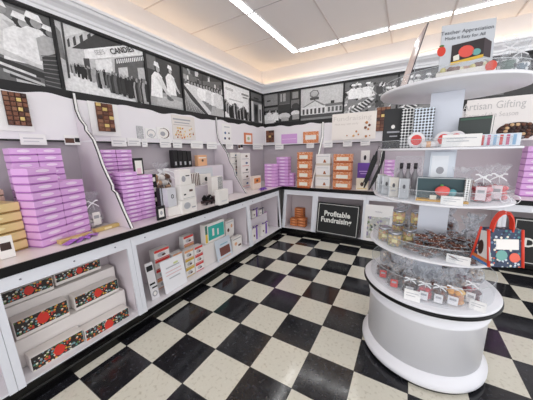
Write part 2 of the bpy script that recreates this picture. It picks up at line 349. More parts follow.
# soft lights under the headers are none in the photo: bays are lit by the room
# ---------------------------------------------------------------- curved dividers
def divider(side, plane, pix, label, th=.022):
    ax = 1 if side == 'L' else 0
    P = [on(u, v, ax, plane) for u, v in pix]
    lim = XC-.02 if side == 'L' else YC+.02
    if side == 'L':
        edge = [(max(min(p.x, lim), -.788), p.z) for p in P]; edge[-1] = (edge[-1][0], ZT+.002); edge[0] = (-.788, max(edge[0][1], 1.88))
        c3 = [Vector((x, plane, z)) for x, z in edge]; back = [Vector((XW+.013, plane, ZT+.002)), Vector((XW+.013, plane, 1.55)), Vector((-.788, plane, 1.55))]; vec = Vector((0, th, 0)); base = Vector((-.4, plane, ZT))
    else:
        edge = [(min(max(p.y, lim), 3.450), p.z) for p in P]; edge[-1] = (edge[-1][0], ZT+.002); edge[0] = (3.450, max(edge[0][1], 1.86))
        c3 = [Vector((plane, y, z)) for y, z in edge]; back = [Vector((plane, YW-.013, ZT+.002)), Vector((plane, YW-.013, 1.55)), Vector((plane, 3.457, 1.55))]; vec = Vector((th, 0, 0)); base = Vector((plane, 3.2, ZT))
    t = thing('curved_divider', label, 'divider', base)
    # panel as strip quads from edge to the back line
    mb = MB(); n = len(c3)
    def bk(p):
        q = p.copy(); lowx = p.z < 1.528
        if side == 'L': q.x = XW+.013 if lowx else -.797
        else: q.y = YW-.013 if lowx else 3.459
        return q
    for i in range(n-1):
        a, b_ = c3[i], c3[i+1]; A, B = bk(a), bk(b_)
        if a.z >= 1.528 > b_.z:
            f = (a.z-1.528)/(a.z-b_.z); m_ = a.lerp(b_, f)
            Am = bk(m_+Vector((0, 0, .001))); mb.prism([a, m_, Am, A], vec, WHITE); A = bk(m_-Vector((0, 0, .001))); a = m_
        mb.prism([a, b_, B, A], vec, mat('DCD3D9', .4))
    loc(mb, base).build('panel', t)
    off = Vector((.004, 0, 0)) if side == 'L' else Vector((0, -.004, 0))
    f = MB()
    for i in range(n-1):
        f.prism([c3[i], c3[i+1], c3[i+1]+off, c3[i]+off], vec, CARD)
    loc(f, base).build('front_strip', t)
    e = MB().tube([p+off*.5-vec*.0 for p in c3], .0045, BLACK, 6); e.tube([p+off*.5+vec for p in c3], .0028, BLACK, 6)
    loc(e, base).build('black_piping', t, True)
PA = [(67.5, 94.3), (71.3, 99.5), (75, 110), (78.8, 119), (84, 125.8), (84.8, 130.3), (88.5, 134.8), (92.3, 140), (97, 152), (101.4, 165), (105.9, 175), (111, 185.3), (111.5, 189.8), (115, 193), (119.4, 203.3), (122.2, 210), (130.8, 228.8)]
divider('L', .25, PA, 'white s-curved divider with black piping, nearest on the left counter')
PB = [(207, 118.4), (210.3, 124.6), (213.2, 132.5), (217.7, 138.2), (219.9, 142.7), (226.7, 152.8), (229.5, 161.9), (233.4, 168.6), (235.1, 175.4), (239.6, 183.3), (243.6, 190), (246, 193)]
divider('L', 2.03, PB, 'white s-curved divider with black piping, farther one near the corner')
PC = [(324.9, 123), (321.5, 137), (318.5, 150), (316, 161), (313, 175), (311, 184), (310, 187.5)]
divider('B', .375, PC, 'white s-curved divider on the back counter beside the cream boxes', .036)
PD = [(384, 120), (383, 137), (382, 150), (380, 161), (376, 175), (373, 186), (372, 191)]
divider('B', 1.35, PD, 'white s-curved divider on the back counter behind the black ribbons', .036)

# ================================================================ WALL PHOTOGRAPHS
def G(g):
    g = min(245, int(g*1.04+12)) if g > 70 else g
    return mat('%02X%02X%02X' % (g, g, g), .35, grain=.15, gs=45.)
ZP0, ZP1 = 1.957, 2.512
class Pic:
    """a black and white photograph: flat tones laid side by side on a panel; u right 0..1, v up 0..1"""
    def __init__(s, W, H, bg): s.W, s.H, s.k, s.mb = W, H, 0, MB(); s.mb.box(0, W, -.006, 0, 0, H, G(bg))
    def poly(s, pts, g):
        s.k += 1; y = -.006-.00012*s.k
        s.mb.poly([(min(max(u, 0.002), .998)*s.W, y, min(max(v, 0.002), .998)*s.H) for u, v in pts], G(g)); return s
    def rect(s, a, b_, c, d, g): return s.poly([(a, c), (b_, c), (b_, d), (a, d)], g)
    def ell(s, u, v, a, b_, g, n=10): return s.poly([(u+a*math.cos(2*math.pi*i/n), v+b_*math.sin(2*math.pi*i/n)) for i in range(n)], g)
    def worker(s, u, v, h, lean=0, coat=215, skin=150, hair=40, cap=True):
        w_ = h*.22
        s.poly([(u-w_, v), (u+w_, v), (u+w_*.9+lean, v+h*.62), (u+w_*.3+lean, v+h*.72), (u-w_*.4+lean, v+h*.72), (u-w_+lean, v+h*.58)], coat)
        s.poly([(u+w_*.2+lean, v+h*.62), (u+w_*.8+lean, v+h*.6), (u+w_*1.7+lean*1.3, v+h*.22), (u+w_*1.4+lean*1.3, v+h*.18)], coat-25)
        s.poly([(u+w_*1.3+lean*1.3, v+h*.24), (u+w_*1.8+lean*1.3, v+h*.26), (u+w_*2.1+lean*1.3, v+h*.12), (u+w_*1.8+lean*1.3, v+h*.1)], skin)
        s.ell(u+lean*1.2, v+h*.84, h*.1, h*.13, hair); s.ell(u+lean*1.25+h*.03, v+h*.82, h*.07, h*.1, skin)
        if cap: s.poly([(u+lean-h*.1, v+h*.9), (u+lean+h*.12, v+h*.86), (u+lean+h*.08, v+h*1.0), (u+lean-h*.06, v+h*1.02)], 225)
        return s
    def crowd(s, fn, n, u0, u1, lo, hi, seed, tones=(30, 45, 60, 80)):
        r = random.Random(seed)
        for i in range(n):
            u = u0+(u1-u0)*(i+.5*r.random())/n; top, h = fn(u); top += r.uniform(-.02, .02); h *= r.uniform(.8, 1.1); g = r.choice(tones)
            s.poly([(u-h*lo, top-h), (u+h*lo, top-h), (u+h*hi, top-h*.35), (u+h*hi*.6, top-h*.16), (u-h*hi*.6, top-h*.16), (u-h*hi, top-h*.35)], g)
            s.ell(u, top-h*.09, h*hi*.5, h*.09, r.choice((60, 110, 150)), 6)
        return s
def hang(pic, side, a, label, g='historic photographs along the wall', edge=.012):
    t = thing('wall_photograph', label, 'photograph', (XW+.001, a, ZP0) if side == 'L' else (a, YW-.001, ZP0), RZ[side])
    pic.mb.build('print', t); W, H = pic.W, pic.H; f = MB()
    f.box(0, edge, -.024, 0, 0, H, BLK); f.box(W-edge, W, -.024, 0, 0, H, BLK); f.v += []
    f = MB(); f.add([Vector((a_, y_, z_)) for y_ in (-.024, 0) for a_, z_ in ((0, 0), (W, 0), (W, H), (0, H), (edge, .008), (W-edge, .008), (W-edge, H-.008), (edge, H-.008))], [(i, (i+1) % 4, 4+(i+1) % 4, 4+i) for i in range(4)]+[(8+i, 12+i, 12+(i+1) % 4, 8+(i+1) % 4) for i in range(4)]+[(i, 8+i, 8+(i+1) % 4, (i+1) % 4) for i in range(4)]+[(4+i, 4+(i+1) % 4, 12+(i+1) % 4, 12+i) for i in range(4)], BLK); f.build('frame', t); return t
H = ZP1-ZP0
# 1 workers dipping at the left edge
p = Pic(.75, H, 95)
p.rect(0, 1, .62, 1, 60).poly([(.3, 1), (1, .78), (1, 1)], 75).rect(.5, .8, .8, .95, 120).rect(0, .5, 0, .7, 70)
p.poly([(.45, .66), (1, .55), (1, .62), (.45, .75)], 130)
p.worker(.55, .38, .62, .03, 200, 140, 35).worker(.70, .28, .62, .035, 222, 150, 30).worker(.84, .3, .66, .0, 215, 140, 25).worker(.95, .36, .5, .0, 160, 120, 30)
p.poly([(.5, .42), (.95, .26), (.95, .22), (.5, .34)], 190).poly([(.5, .3), (.86, .2), (.86, .12), (.5, .18)], 45)
for i in range(5): p.poly([(.46+i*.04, .26-i*.05), (.78+i*.03, .15-i*.05), (.78+i*.03, .12-i*.05), (.46+i*.04, .22-i*.05)], (205, 60, 180, 50, 190)[i])
p.poly([(.84, 0), (1, 0), (1, .52), (.86, .42)], 55)
for i in range(8): p.poly([(.85, .04+i*.055), (1, .02+i*.065), (1, .035+i*.065), (.85, .052+i*.055)], 105)
hang(p, 'L', .223-.751, 'black and white photo of candy makers in white caps, nearest on left wall')
# 2 queue outside the shop
p = Pic(1.019-.223-.001, H, 205)
p.poly([(.0, .5), (.0, .95), (.06, .85), (.07, .45)], 120)
p.poly([(.07, .40), (.08, .78), (.33, 1.0), (1, 1.0), (1, .0), (.55, .15)], 185)
for i in range(5): u = .11+i*.05+i*i*.006; p.poly([(u, .66+i*.045), (u+.022+i*.006, .68+i*.052), (u+.022+i*.006, .80+i*.062), (u, .76+i*.058)], 60)
p.poly([(.14, .66), (.40, .99), (.74, 1.0), (.66, .93), (.26, .70)], 55)
p.poly([(.26, .55), (.26, .70), (.66, .94), (.80, 1.0), (1, 1.0), (1, .94)], 228)
p.poly([(.24, .42), (.24, .56), (.30, .58), (.30, .40)], 70).poly([(.36, .42), (.36, .58), (.55, .68), (.55, .42)], 215)
p.poly([(.57, .40), (.59, .70), (1, .93), (1, .05), (.7, .2)], 80)
for i in range(15): u = .61+i*.026; p.poly([(u, .63+.55*(u-.61)), (u+.013, .63+.55*(u-.61)), (u+.013, .70+.55*(u-.61)), (u, .70+.55*(u-.61))], 222)
p.poly([(.62, .4), (.62, .56), (.74, .62), (.74, .4)], 195).poly([(.88, .3), (.88, .66), (.98, .7), (.98, .3)], 175)
p.poly([(.0, .0), (.06, .42), (.12, .34), (.6, .08), (1, -.1), (0, -.1)], 212)
p.crowd(lambda u: (.44+.03*u, .13+.38*u), 46, .08, .99, .05, .075, 3, (22, 35, 50, 80, 150, 30))
p.poly([(.055, .2), (.075, .2), (.09, 1.0), (.07, 1.0)], 60)
t = hang(p, 'L', .223, 'black and white photo of a long queue outside a candy shop')
an = math.radians(23)
text("SEE'S", .058, G(165), t, (.335, -.0145, .400), (HP, -an, 0), name='shop_sign_lettering', sx=.8); text('CANDIES', .070, G(55), t, (.555, -.0145, .487), (HP, -an, 0), name='shop_sign_lettering', sx=.92, bold=.0015)
# 3 two workers at the marble
p = Pic(1.519-1.019-.001, H, 60)
p.rect(0, 1, .5, 1, 55).rect(.0, .28, .72, 1, 95).poly([(0, 0), (1, 0), (1, .28), (.1, .33)], 150).poly([(.2, .05), (.9, .05), (.95, .2), (.25, .25)], 172)
p.worker(.22, .2, .68, .06, 228, 160, 40).worker(.66, .3, .6, -.02, 225, 165, 35)
p.poly([(.2, .62), (.3, .58), (.62, .28), (.54, .24)], 200).poly([(.5, .3), (.62, .24), (.64, .18), (.5, .2)], 90).ell(.6, .2, .09, .03, 90)
hang(p, 'L', 1.019, 'black and white photo of two candy makers in white bending over a table')
# 4 packing line
p = Pic(2.313-1.519-.001, H, 120)
p.rect(0, 1, .6, 1, 85).poly([(0, 1), (.4, .8), (1, .95), (1, 1)], 60)
r_ = random.Random(5)
for i in range(26): p.rect(*(lambda a, c: (a, a+.03+.03*r_.random(), c, c+.04+.1*r_.random()))(r_.random()*.95, .55+.4*r_.random()), r_.choice((45, 150, 185, 70, 200)))
for i in range(12): p.worker(.12+.07*i, .42-.018*i+r_.random()*.02, .3+.02*i, 0, r_.choice((225, 205, 235)), 140, 35, False)
p.poly([(0, .62), (.12, .6), (.62, .05), (.5, 0), (.0, 0)], 60)
for i in range(14): p.poly([(.0+i*.035, 0), (.015+i*.035, 0), (.0+i*.012, .55-i*.02), (-.012+i*.012, .55-i*.02)], 180 if i % 2 else 150)
p.poly([(.0, .62), (.12, .62), (.7, .0), (.56, .0), (.05, .56)], 200).poly([(.6, .0), (1, .0), (1, .2), (.66, .25)], 165)
hang(p, 'L', 1.519, 'black and white photo of a busy candy packing line with a slatted table')
# 5 crowd on white
p = Pic(3.068-2.313-.001, H, 225)
p.rect(.1, .35, .8, .86, 150).rect(.66, .95, .78, .84, 120).rect(.7, .9, .70, .75, 130).rect(.2, .7, .55, .58, 170)
for i in range(12): p.rect(.12+i*.018, .13+i*.018, .81, .85, 225)
p.crowd(lambda u: (.48-.12*u+.06*math.sin(u*20), .40), 34, .05, .98, .08, .12, 9, (20, 40, 90, 170, 35))
p.rect(0, 1, 0, .04, 90).rect(.93, .965, .1, .75, 90)
hang(p, 'L', 2.313, 'black and white photo of a crowd against a pale wall with painted letters')
# 6 doorway
p = Pic(YW-.03-3.068-.001, H, 120)
p.rect(0, 1, .78, 1, 85).rect(.0, 1, .70, .78, 60).rect(.3, .7, .80, .84, 30).rect(.05, .25, .05, .7, 190).rect(.3, .62, .05, .62, 50).rect(.38, .55, .1, .55, 20).rect(.68, .95, .05, .66, 180).rect(.74, .86, .1, .5, 60).rect(.0, 1, 0, .05, 60)
hang(p, 'L', 3.068, 'black and white photo of a narrow shop doorway, at the wall corner')
# back wall
bx = [XW+.03, -.064, .714, 1.505, 2.30, 3.10, 3.9]
p = Pic(bx[1]-bx[0]-.001, H, 100)
p.rect(0, .42, .6, 1, 125).rect(.1, .2, .76, .80, 40).rect(0, .42, .55, .62, 30).rect(.42, .75, .62, 1, 75).rect(.55, .62, .7, .95, 150).rect(.48, .52, .7, .95, 160).rect(.75, 1, .7, 1, 60).rect(.8, .95, .75, .95, 130)
p.rect(0, 1, 0, .45, 45).poly([(.42, .4), (.75, .42), (.75, .6), (.42, .6)], 55).ell(.88, .5, .1, .1, 60).rect(.40, .44, 0, 1, 60).rect(.735, .765, .3, 1, 35)
for i, (u, v) in enumerate(((.06, .05), (.16, .12), (.26, .05), (.34, .1))): p.worker(u, v, .38, 0, 220, 140, 30, False)
p.rect(.02, .3, .02, .14, 200).ell(.58, .22, .17, .11, 190).ell(.88, .28, .12, .09, 200).rect(.5, .7, .06, .18, 150).rect(.8, 1, .08, .24, 140)
hang(p, 'B', bx[0], 'black and white photo of an old shop front with pale cars, at the corner')
p = Pic(bx[2]-bx[1]-.001, H, 178)
p.ell(.34, .80, .12, .13, 100, 7).ell(.34, .81, .09, .09, 160, 7).rect(.24, .45, .62, .70, 70).rect(.33, .35, .42, .66, 60)
p.poly([(.05, .42), (.36, .62), (.62, .42)], 110).poly([(.1, .42), (.36, .58), (.55, .42)], 190).rect(.02, .62, .16, .42, 200).rect(.62, 1, .2, .40, 190).rect(.6, 1, .38, .46, 95).rect(.72, .8, .46, .54, 50)
for i in range(6): p.rect(.06+i*.095, .11+i*.095, .2, .36, 70)
for i in range(4): p.rect(.66+i*.085, .71+i*.085, .22, .36, 80)
p.rect(0, 1, .08, .18, 70).rect(0, 1, 0, .08, 120)
hang(p, 'B', bx[1], 'black and white photo of a gabled shop building with a pole sign')
def busy(W, seed):
    p = Pic(W, H, 115); r = random.Random(seed)
    p.rect(0, 1, .62, 1, 90).rect(.0, .35, .55, .75, 60).rect(.62, .78, .2, .85, 70)
    for i in range(70):
        a, c = r.random()*.93, r.random()*.85; p.poly([(a, c), (a+.02+.05*r.random(), c+.02), (a+.05, c+.05+.08*r.random()), (a-.01, c+.05)], r.choice((35, 60, 160, 190, 215, 85)))
    p.poly([(.08, .1), (.5, .5), (.6, .45), (.25, .02)], 200)
    for i in range(7): p.poly([(.12+i*.055, .14+i*.05), (.15+i*.055, .17+i*.05), (.28+i*.05, .06+i*.05), (.25+i*.05, .03+i*.05)], 60)
    for u in (.18, .30, .46, .85, .93): p.worker(u, .5-.2*(u > .5), .4, 0, 215, 140, 30)
    return p
hang(busy(bx[3]-bx[2]-.001, 3), 'B', bx[2], 'black and white photo of a crowded packing room, partly behind the round stand')
hang(busy(bx[4]-bx[3]-.001, 4), 'B', bx[3], 'black and white photo hidden mostly behind the top of the round stand')
p = Pic(bx[5]-bx[4]-.001, H, 40); p.rect(.1, .9, .1, .8, 60).rect(.3, .5, .2, .6, 110)
hang(p, 'B', bx[4], 'dark black and white photo at the right end of the back wall')

# ================================================================ GOODS ON THE COUNTERS
ORD = ['topmost', 'second down', 'third down', 'fourth down', 'fifth down', 'sixth down', 'seventh down', 'eighth down', 'ninth down', 'tenth down', 'eleventh down', 'twelfth down', 'thirteenth down', 'fourteenth down', 'fifteenth down']
def box_proto(name, cat, w, d, h, lid, base, lab, shape='o'):
    """lidded candy box, front faces -y, origin at base centre; printed emblem on the front"""
    t = thing(name, 'x', cat)
    MB().box(-w/2+.003, w/2-.003, -d/2+.003, d/2-.003, 0, h*.35, base).build('box_base', t)
    MB().box(-w/2, w/2, -d/2, d/2, h*.18, h-.0012, lid).build('lid', t, bevel=.002)
    m = MB(); n = 12
    if shape == 'r': m.box(-w*.32, w*.34, -d/2-.0008, -d/2-.0002, h*.26, h*.66, lab)
    elif shape == 't': m.prism([(w*.02, -d/2-.0002, h*.25), (w*.24, -d/2-.0002, h*.25), (w*.16, -d/2-.0002, h*.5), (w*.09, -d/2-.0002, h*.52)], (0, -.0006, 0), lab); m.box(-w*.4, w*.4, -d/2-.0008, -d/2-.0002, h*.78, h*.82, SILV)
    else: m.prism([(w*.24*math.cos(2*math.pi*i/n), -d/2-.0002, h*.60+h*.20*math.sin(2*math.pi*i/n)) for i in range(n)], (0, -.0006, 0), lab)
    m.build('printed_emblem', t); return t
def kill(p):
    for c in list(p.children): bpy.data.objects.remove(c)
    bpy.data.objects.remove(p)
def stack(proto, side, x, y, z, n, h, rz, desc, group, jit=.004, w=0):
    for i in range(n):
        a = random.uniform(-.02, .02)
        dup(proto, (x+random.uniform(-jit, jit), y+random.uniform(-jit, jit), z+i*(h+.0006)), rz+a, '%s, %s in %s' % (proto['label'], ORD[n-1-i], desc), group)
def rotv(x, y, a): return x*math.cos(a)-y*math.sin(a), x*math.sin(a)+y*math.cos(a)
Z0 = ZT+.0015
PINKP = box_proto('candy_box', 'candy box', .176, .13, .051, LILAC, LILACD, LILACL); PINKP['label'] = 'lilac candy box'
PINKQ = box_proto('candy_box', 'candy box', .142, .13, .049, LILAC, LILACD, LILACL); PINKQ['label'] = 'lilac candy box'
a1 = math.radians(110); fx, fy = -.300, -.262
for sgn, n, ds in ((.5, 10, 'the front left column of the big lilac tower'), (1.5, 8, 'the front right column of the big lilac tower')):
    dx, dy = rotv(sgn*.178, .067, a1); stack(PINKP, 'L', fx+dx, fy+dy, Z0, n, .0515, a1, ds, 'lilac boxes of the big tower', .001)
for yy, n, ds in ((-.180, 13, 'the rear left column of the big lilac tower'), (-.036, 13, 'the rear right column of the big lilac tower')):
    stack(PINKQ, 'L', -.665, yy, Z0, n, .0495, HP, ds, 'lilac boxes of the big tower', .0005)
kill(PINKQ)
# second tower
P2 = box_proto('candy_box', 'candy box', .142, .15, .036, LILAC, LILACD, LILACL); P2['label'] = 'small lilac candy box'
for yy, n, ds in ((.395, 12, 'the left column beside the nearest divider'), (.542, 11, 'the right column beside the black framed card')):
    stack(P2, 'L', -.43, yy, Z0, n, .0365, math.radians(86), ds, 'lilac boxes behind the nearest divider', .001)
for yy, n, ds in ((.36, 14, 'the rear left column behind the nearest divider'), (.505, 14, 'the rear right column behind the nearest divider')):
    stack(P2, 'L', -.66, yy, Z0+.12, n, .0365, HP, ds, 'lilac boxes behind the nearest divider', .001)
def riser(x0, x1, y0, y1, z1, label, z0=Z0):
    t = tag(loc(MB().box(x0, x1, y0, y1, z0, z1-.001, mat('DAD3DA', .3)), ((x0+x1)/2, (y0+y1)/2, z0)).build('display_riser', bevel=.004), label, 'riser'); t.location = ((x0+x1)/2, (y0+y1)/2, z0); return t
riser(-.74, -.58, .285, .58, Z0+.119, 'white block under the rear lilac boxes behind the nearest divider')
# corner lilac stacks
def fstack(proto_args, side, uL, uR, vT, vB, n, lab, ds, grp, d=.15, z=Z0, plane=None):
    if plane is None: x, y, z_, w_, h_ = fit(side, uL, uR, vT, vB, z)
    else: x, y, z_, w_, h_ = fitp(side, uL, uR, vT, vB, plane, z)
    hh = h_/n-.0006
    p = box_proto('candy_box', 'candy box', w_, d, hh, *proto_args); p['label'] = lab
    if side == 'L': stack(p, side, x-d/2-.004, y, z, n, hh, HP, ds, grp, .001)
    else: stack(p, side, x, y+d/2+.004, z, n, hh, 0, ds, grp, .001)
    kill(p)
kill(PINKP); kill(P2)
LP = (LILAC, LILACD, LILACL)
fstack(LP, 'B', 264.5, 274.5, 164, 187, 7, 'tiny lilac box', 'the lower lilac stack in the corner', 'lilac boxes in the corner', .12)
fstack(LP, 'B', 276.5, 288, 157, 186, 9, 'tiny lilac box', 'the tall lilac stack in the corner', 'lilac boxes in the corner', .12)
fstack(LP, 'B', 288.8, 293.5, 173, 186, 4, 'tiny lilac box', 'the shortest lilac stack, right of the tall corner one', 'lilac boxes in the corner', .10)
ORG = spots('orange_print', 'D98552', ['F2C29C', 'C9703C', 'F6DFCB', 'E8A070'], 80, .42); ORD_ = mat('B55A2A', .5); CREAMB = mat('F2EBDD', .5)
fstack((ORG, ORD_, CREAMB, 'r'), 'B', 297, 309.5, 152, 188, 4, 'orange patterned box with white label', 'the orange stack left of the divider', 'orange boxes on the back counter', .13)
fstack((ORG, ORD_, CREAMB, 'r'), 'B', 333, 351, 154, 189.5, 4, 'orange patterned box with white label', 'the orange stack beside the cream boxes', 'orange boxes on the back counter', .13)
fstack((mat('F0EFEE', .5), mat('D8CFC0', .5), mat('A8623A', .5), 't'), 'B', 315.5, 330, 154, 188, 3, 'cream box with brown chocolate picture', 'the cream stack right of the divider', 'cream boxes on the back counter', .13)
fstack(LP, 'B', 384, 394, 160, 180, 6, 'lilac box', 'the lilac stack seen through the round stand', 'lilac boxes behind the stand', .12, plane=3.15, z=Z0+.13)
riser(1.40, 1.62, 3.13, 3.3, Z0+.129, 'white block under the lilac boxes behind the round stand')
fstack(LP, 'B', 524, 545, 146, 197, 8, 'lilac box', 'the lilac stack at the far right of the back counter', 'lilac boxes at the far right', .16)
# gold boxes at the near left
GS = (mat('EBD394', .3, .25), mat('9C7B42', .4, .3), mat('F5E6B0', .3))
x, y, z_, w_, h_ = -.34, -.50, Z0, .34, .105
gp = box_proto('candy_box', 'candy box', .34, .18, .062, *GS); gp['label'] = 'wide gold candy box'
stack(gp, 'L', -.45, -.49, Z0, 5, .062, math.radians(104), 'the gold stack at the near left', 'gold boxes', .001); kill(gp)
tp = box_proto('candy_box', 'candy box', .15, .16, .042, mat('C9A99C', .5), mat('77614F', .5), mat('D9BFA8', .5)); tp['label'] = 'tan candy box'
stack(tp, 'L', -.66, -.40, Z0, 9, .042, HP, 'the tan stack between the gold and lilac boxes', 'tan boxes', .001); kill(tp)
# generic goods --------------------------------------------------
def good(name, label, cat, f, side, m, d=.08, decals=(), group=None, rz=0, part='box', tilt=0, z=None, bevel=.002):
    """rectangular package: f = (x, y, z, w, h) from fit; front plane at f; decals (u0,u1,v0,v1,mat)"""
    x, y, zz, w_, h_ = f
    if z is not None: zz = z
    off = Vector((-.001, 0, 0)) if side == 'L' else Vector((0, .001, 0))
    t = thing(name, label, cat, Vector((x, y, zz))+off, RZ[side]+rz, group)
    if tilt: t.rotation_euler = (-tilt, 0, RZ[side]+rz)
    MB().box(-w_/2, w_/2, 0, d, 0.0008, h_, m).build(part, t, bevel=min(bevel, w_*.1, h_*.1, d*.2))
    for i, q in enumerate(decals):
        dm = MB(); y_ = -.0004-.0003*i
        if q[0] == 'o':
            _, u, v, a, b_, mm = q; dm.prism([((u-.5+a*math.cos(2*math.pi*k/12))*w_, y_, (v+b_*math.sin(2*math.pi*k/12))*h_) for k in range(12)], (0, -.0003, 0), mm); dm.build('printed_emblem', t)
        else:
            u0, u1, v0, v1, mm = q[:5]; dm.box((u0-.5)*w_, (u1-.5)*w_, y_-.0003, y_, v0*h_, v1*h_, mm); dm.build(q[5] if len(q) > 5 else 'printed_label', t)
    return t
def topz(t_f): return t_f[2]+t_f[4]+.0012
CHK = spots('houndstooth', 'F0F0EE', ['111113'], 85, .42, rnd=0.)
# gold picture card, gold bars, purple tray
f_ = fit('L', -2, 14.5, 236, 259, Z0); good('picture_card', 'white card with a photo of dark chocolates, in front of the gold boxes', 'sign', f_, 'L', Wb, .012, [(.12, .82, .38, .72, mat('3A241C', .5), 'chocolate_picture')], tilt=0)
f_ = fitp('L', 0, 26, 218, 240, -.36, None)
t = thing('foil_bag', 'shiny gold foil bag lying on the gold boxes at the near left', 'bag', (-.375, -.50, Z0+5*.0626+.001), math.radians(104))
mb = MB(); mb.ball((0, .02, .022), .11, mat('F0DDA6', .25, .5), 12, 8, (1, .6, .2)); b_ = mb.build('bag', t, True)
def bar(pl, pr_, label, m1=GOLD):
    a = on(pl[0], pl[1], 2, Z0); b2 = on(pr_[0], pr_[1], 2, Z0); c = (a+b2)/2; L_ = (b2-a).length; an = math.atan2((b2-a).y, (b2-a).x)
    t = thing('gift_bar', label, 'candy bar', (c.x, c.y, Z0), an); MB().box(-L_/2, L_/2, 0, .045, 0, .028, m1).build('box', t, bevel=.003)
    MB().box(-L_/2*.3, L_/2*.3, -.0012, -.0002, .006, .022, mat('F6E7B8', .4)).build('printed_label', t); return t
tr = thing('purple_ribbon_bow', 'flat purple ribbon bow lying before the big lilac tower', 'ribbon', (-.262, -.06, Z0), math.radians(108))
mb = MB()
for i in range(9):
    a = i*2*math.pi/9; mb.ribbon([(0, 0, .004), (.06*math.cos(a), .03*math.sin(a), .012+.006*(i % 3)), (.13*math.cos(a), .05*math.sin(a), .004)], [.02, .04, .02], mat('A96BC4', .35), (-math.sin(a), math.cos(a), 0))
mb.build('loops', tr)
bar((60.5, 245), (92.5, 235.5), 'gold foil bar lying before the big lilac tower'); bar((96, 233), (120, 226), 'gold foil bar beside the clear bag and the nearest divider')
# clear gift bag with white ribbon
def cello_bag(name, label, cat, x, y, z, r, h, fill, rz=0, tagm=None, ribbon=None, group=None, dense=False, sq=(1, .7)):
    t = thing(name, label, cat, (x, y, z), rz, group); R = random.Random(int(x*1000+y*777))
    n, mb = 18, MB(); vs = []; prof = [(.82, 0), (1.0, .06), (1.02, .25), (.95, .45), (.55, .62), (.22, .70), (.45, .80), (.85, 1.0)]
    for r0, zz in prof:
        for k in range(n):
            j = 1+R.uniform(-.10, .10)*(1 if zz < .6 else 2.2); a = 2*math.pi*k/n
            vs.append((r*r0*sq[0]*math.cos(a)*j, r*r0*sq[1]*math.sin(a)*j, h*zz*(1+(R.uniform(-.06, .06) if zz > .75 else 0))+.0005))
    fs = [(i*n+k, i*n+(k+1) % n, (i+1)*n+(k+1) % n, (i+1)*n+k) for i in range(len(prof)-1) for k in range(n)]+[tuple(range(n))[::-1]]
    mb.add(vs, fs, CELLO2 if dense else CELLO); mb.build('clear_wrapper', t)
    if fill:
        mb = MB(); q = r*.37
        for lv in range(3 if h > .1 else 2):
            for k in range(7):
                a = 2*math.pi*(k+lv*.5)/6; rr = 0 if k == 6 else r*.56
                mb.ball((rr*sq[0]*math.cos(a), rr*sq[1]*math.sin(a), q*.9+lv*q*1.35+.002), q*R.uniform(.8, 1.05), R.choice(fill), 7, 5, (1, 1, .85))
        o_ = mb.build('sweets', t, True); o_['kind'] = 'stuff'
    if tagm:
        m_ = MB().box(-r*.42, r*.42, -r*sq[1]*1.12-.002, -r*sq[1]*1.12, h*.08, h*.45, tagm); m_.build('name_tag', t)
        MB().box(-r*.28, r*.28, -r*sq[1]*1.12-.0026, -r*sq[1]*1.12-.0021, h*.27, h*.36, GRY).build('printed_label', t)
    if ribbon:
        mb = MB()
        for a in (-.9, .9, 2.2, -2.2, 3.0):
            sx_ = math.sin(a); mb.ribbon([(0, -r*.22, h*.70), (sx_*r*.5, -r*.3, h*(.70+.11*math.cos(a))), (sx_*r*.8, -r*.35, h*(.67+.15*math.cos(a)))], r*.15, ribbon, (0, .4, 1))
        mb.tube([(r*.25*math.cos(k*math.pi/4), r*.2*math.sin(k*math.pi/4), h*.70) for k in range(9)], r*.05, ribbon, 6)
        mb.build('ribbon', t)
    return t
g = on(102, 226, 2, Z0); cello_bag('clear_gift_bag', 'clear gift bag tied with a white bow, beside the nearest divider', 'gift bag', g.x-.04, g.y-.035, Z0, .066, .29, [Wb, mat('D9D3D6', .5)], HP, Wb, mat('F7F7F8', .35))
# middle bay of the left counter: stepped risers, then goods
riser(-.83, -.64, .72, 1.96, 1.245, 'tall white step against the back of the middle bay on the left')
riser(-.638, -.47, .72, 1.96, 1.02, 'middle white step in the middle bay on the left')
def L(name, label, cat, px, m, d=.06, decals=(), z=Z0, plane=None, **k):
    f_ = fit('L', *px, z) if plane is None else fitp('L', *px, plane, z)
    good(name, label, cat, f_, 'L', m, d, decals, **k); return f_
def Bk(name, label, cat, px, m, d=.06, decals=(), z=Z0, plane=None, **k):
    f_ = fit('B', *px, z) if plane is None else fitp('B', *px, plane, z)
    good(name, label, cat, f_, 'B', m, d, decals, **k); return f_
for i in range(4):
    L('black_gift_box', 'small black gift box on the top step, %s from the left' % ('first', 'second', 'third', 'fourth')[i], 'gift box', (173.5+i*4.7, 177.6+i*4.7, 150+i*.3, 165.6), BLK, .07, [(.3, .7, .15, .35, SILV)], 1.246, plane=-.70, group='black gift boxes on the top step')
L('peach_box', 'small peach box with a dark logo on the top step', 'gift box', (198, 207, 155, 165), PEACH, .06, [('o', .5, .5, .12, .12, BRN), (.1, .9, .7, .8, Wb)], 1.246, plane=-.70)
L('acrylic_sign', 'clear standing sheet behind the striped and logo boxes', 'sign', (195, 213, 168, 184), mat('D5D9DE', .2), .006, [], 1.021, plane=-.60)
L('striped_box', 'small striped brown and white box on the middle step', 'gift box', (191, 199.5, 173, 183), Wb, .05, [(.05+i*.2, .15+i*.2, .03, .97, BRN) for i in range(5)], 1.021, plane=-.52)
L('logo_box', 'white box with a dark oval logo beside the striped one', 'gift box', (200.5, 211, 174, 183), Wb, .05, [('o', .55, .5, .16, .22, BLK), (.1, .9, .1, .16, GRY)], 1.021, plane=-.52)
f1 = L('framed_card', 'small black frame with a white card on the left counter', 'frame', (156.8, 165.6, 206, 217.5), BLK, .015, [(.2, .8, .2, .8, Wb), ('o', .5, .5, .15, .15, GRY)], Z0, plane=-.185)
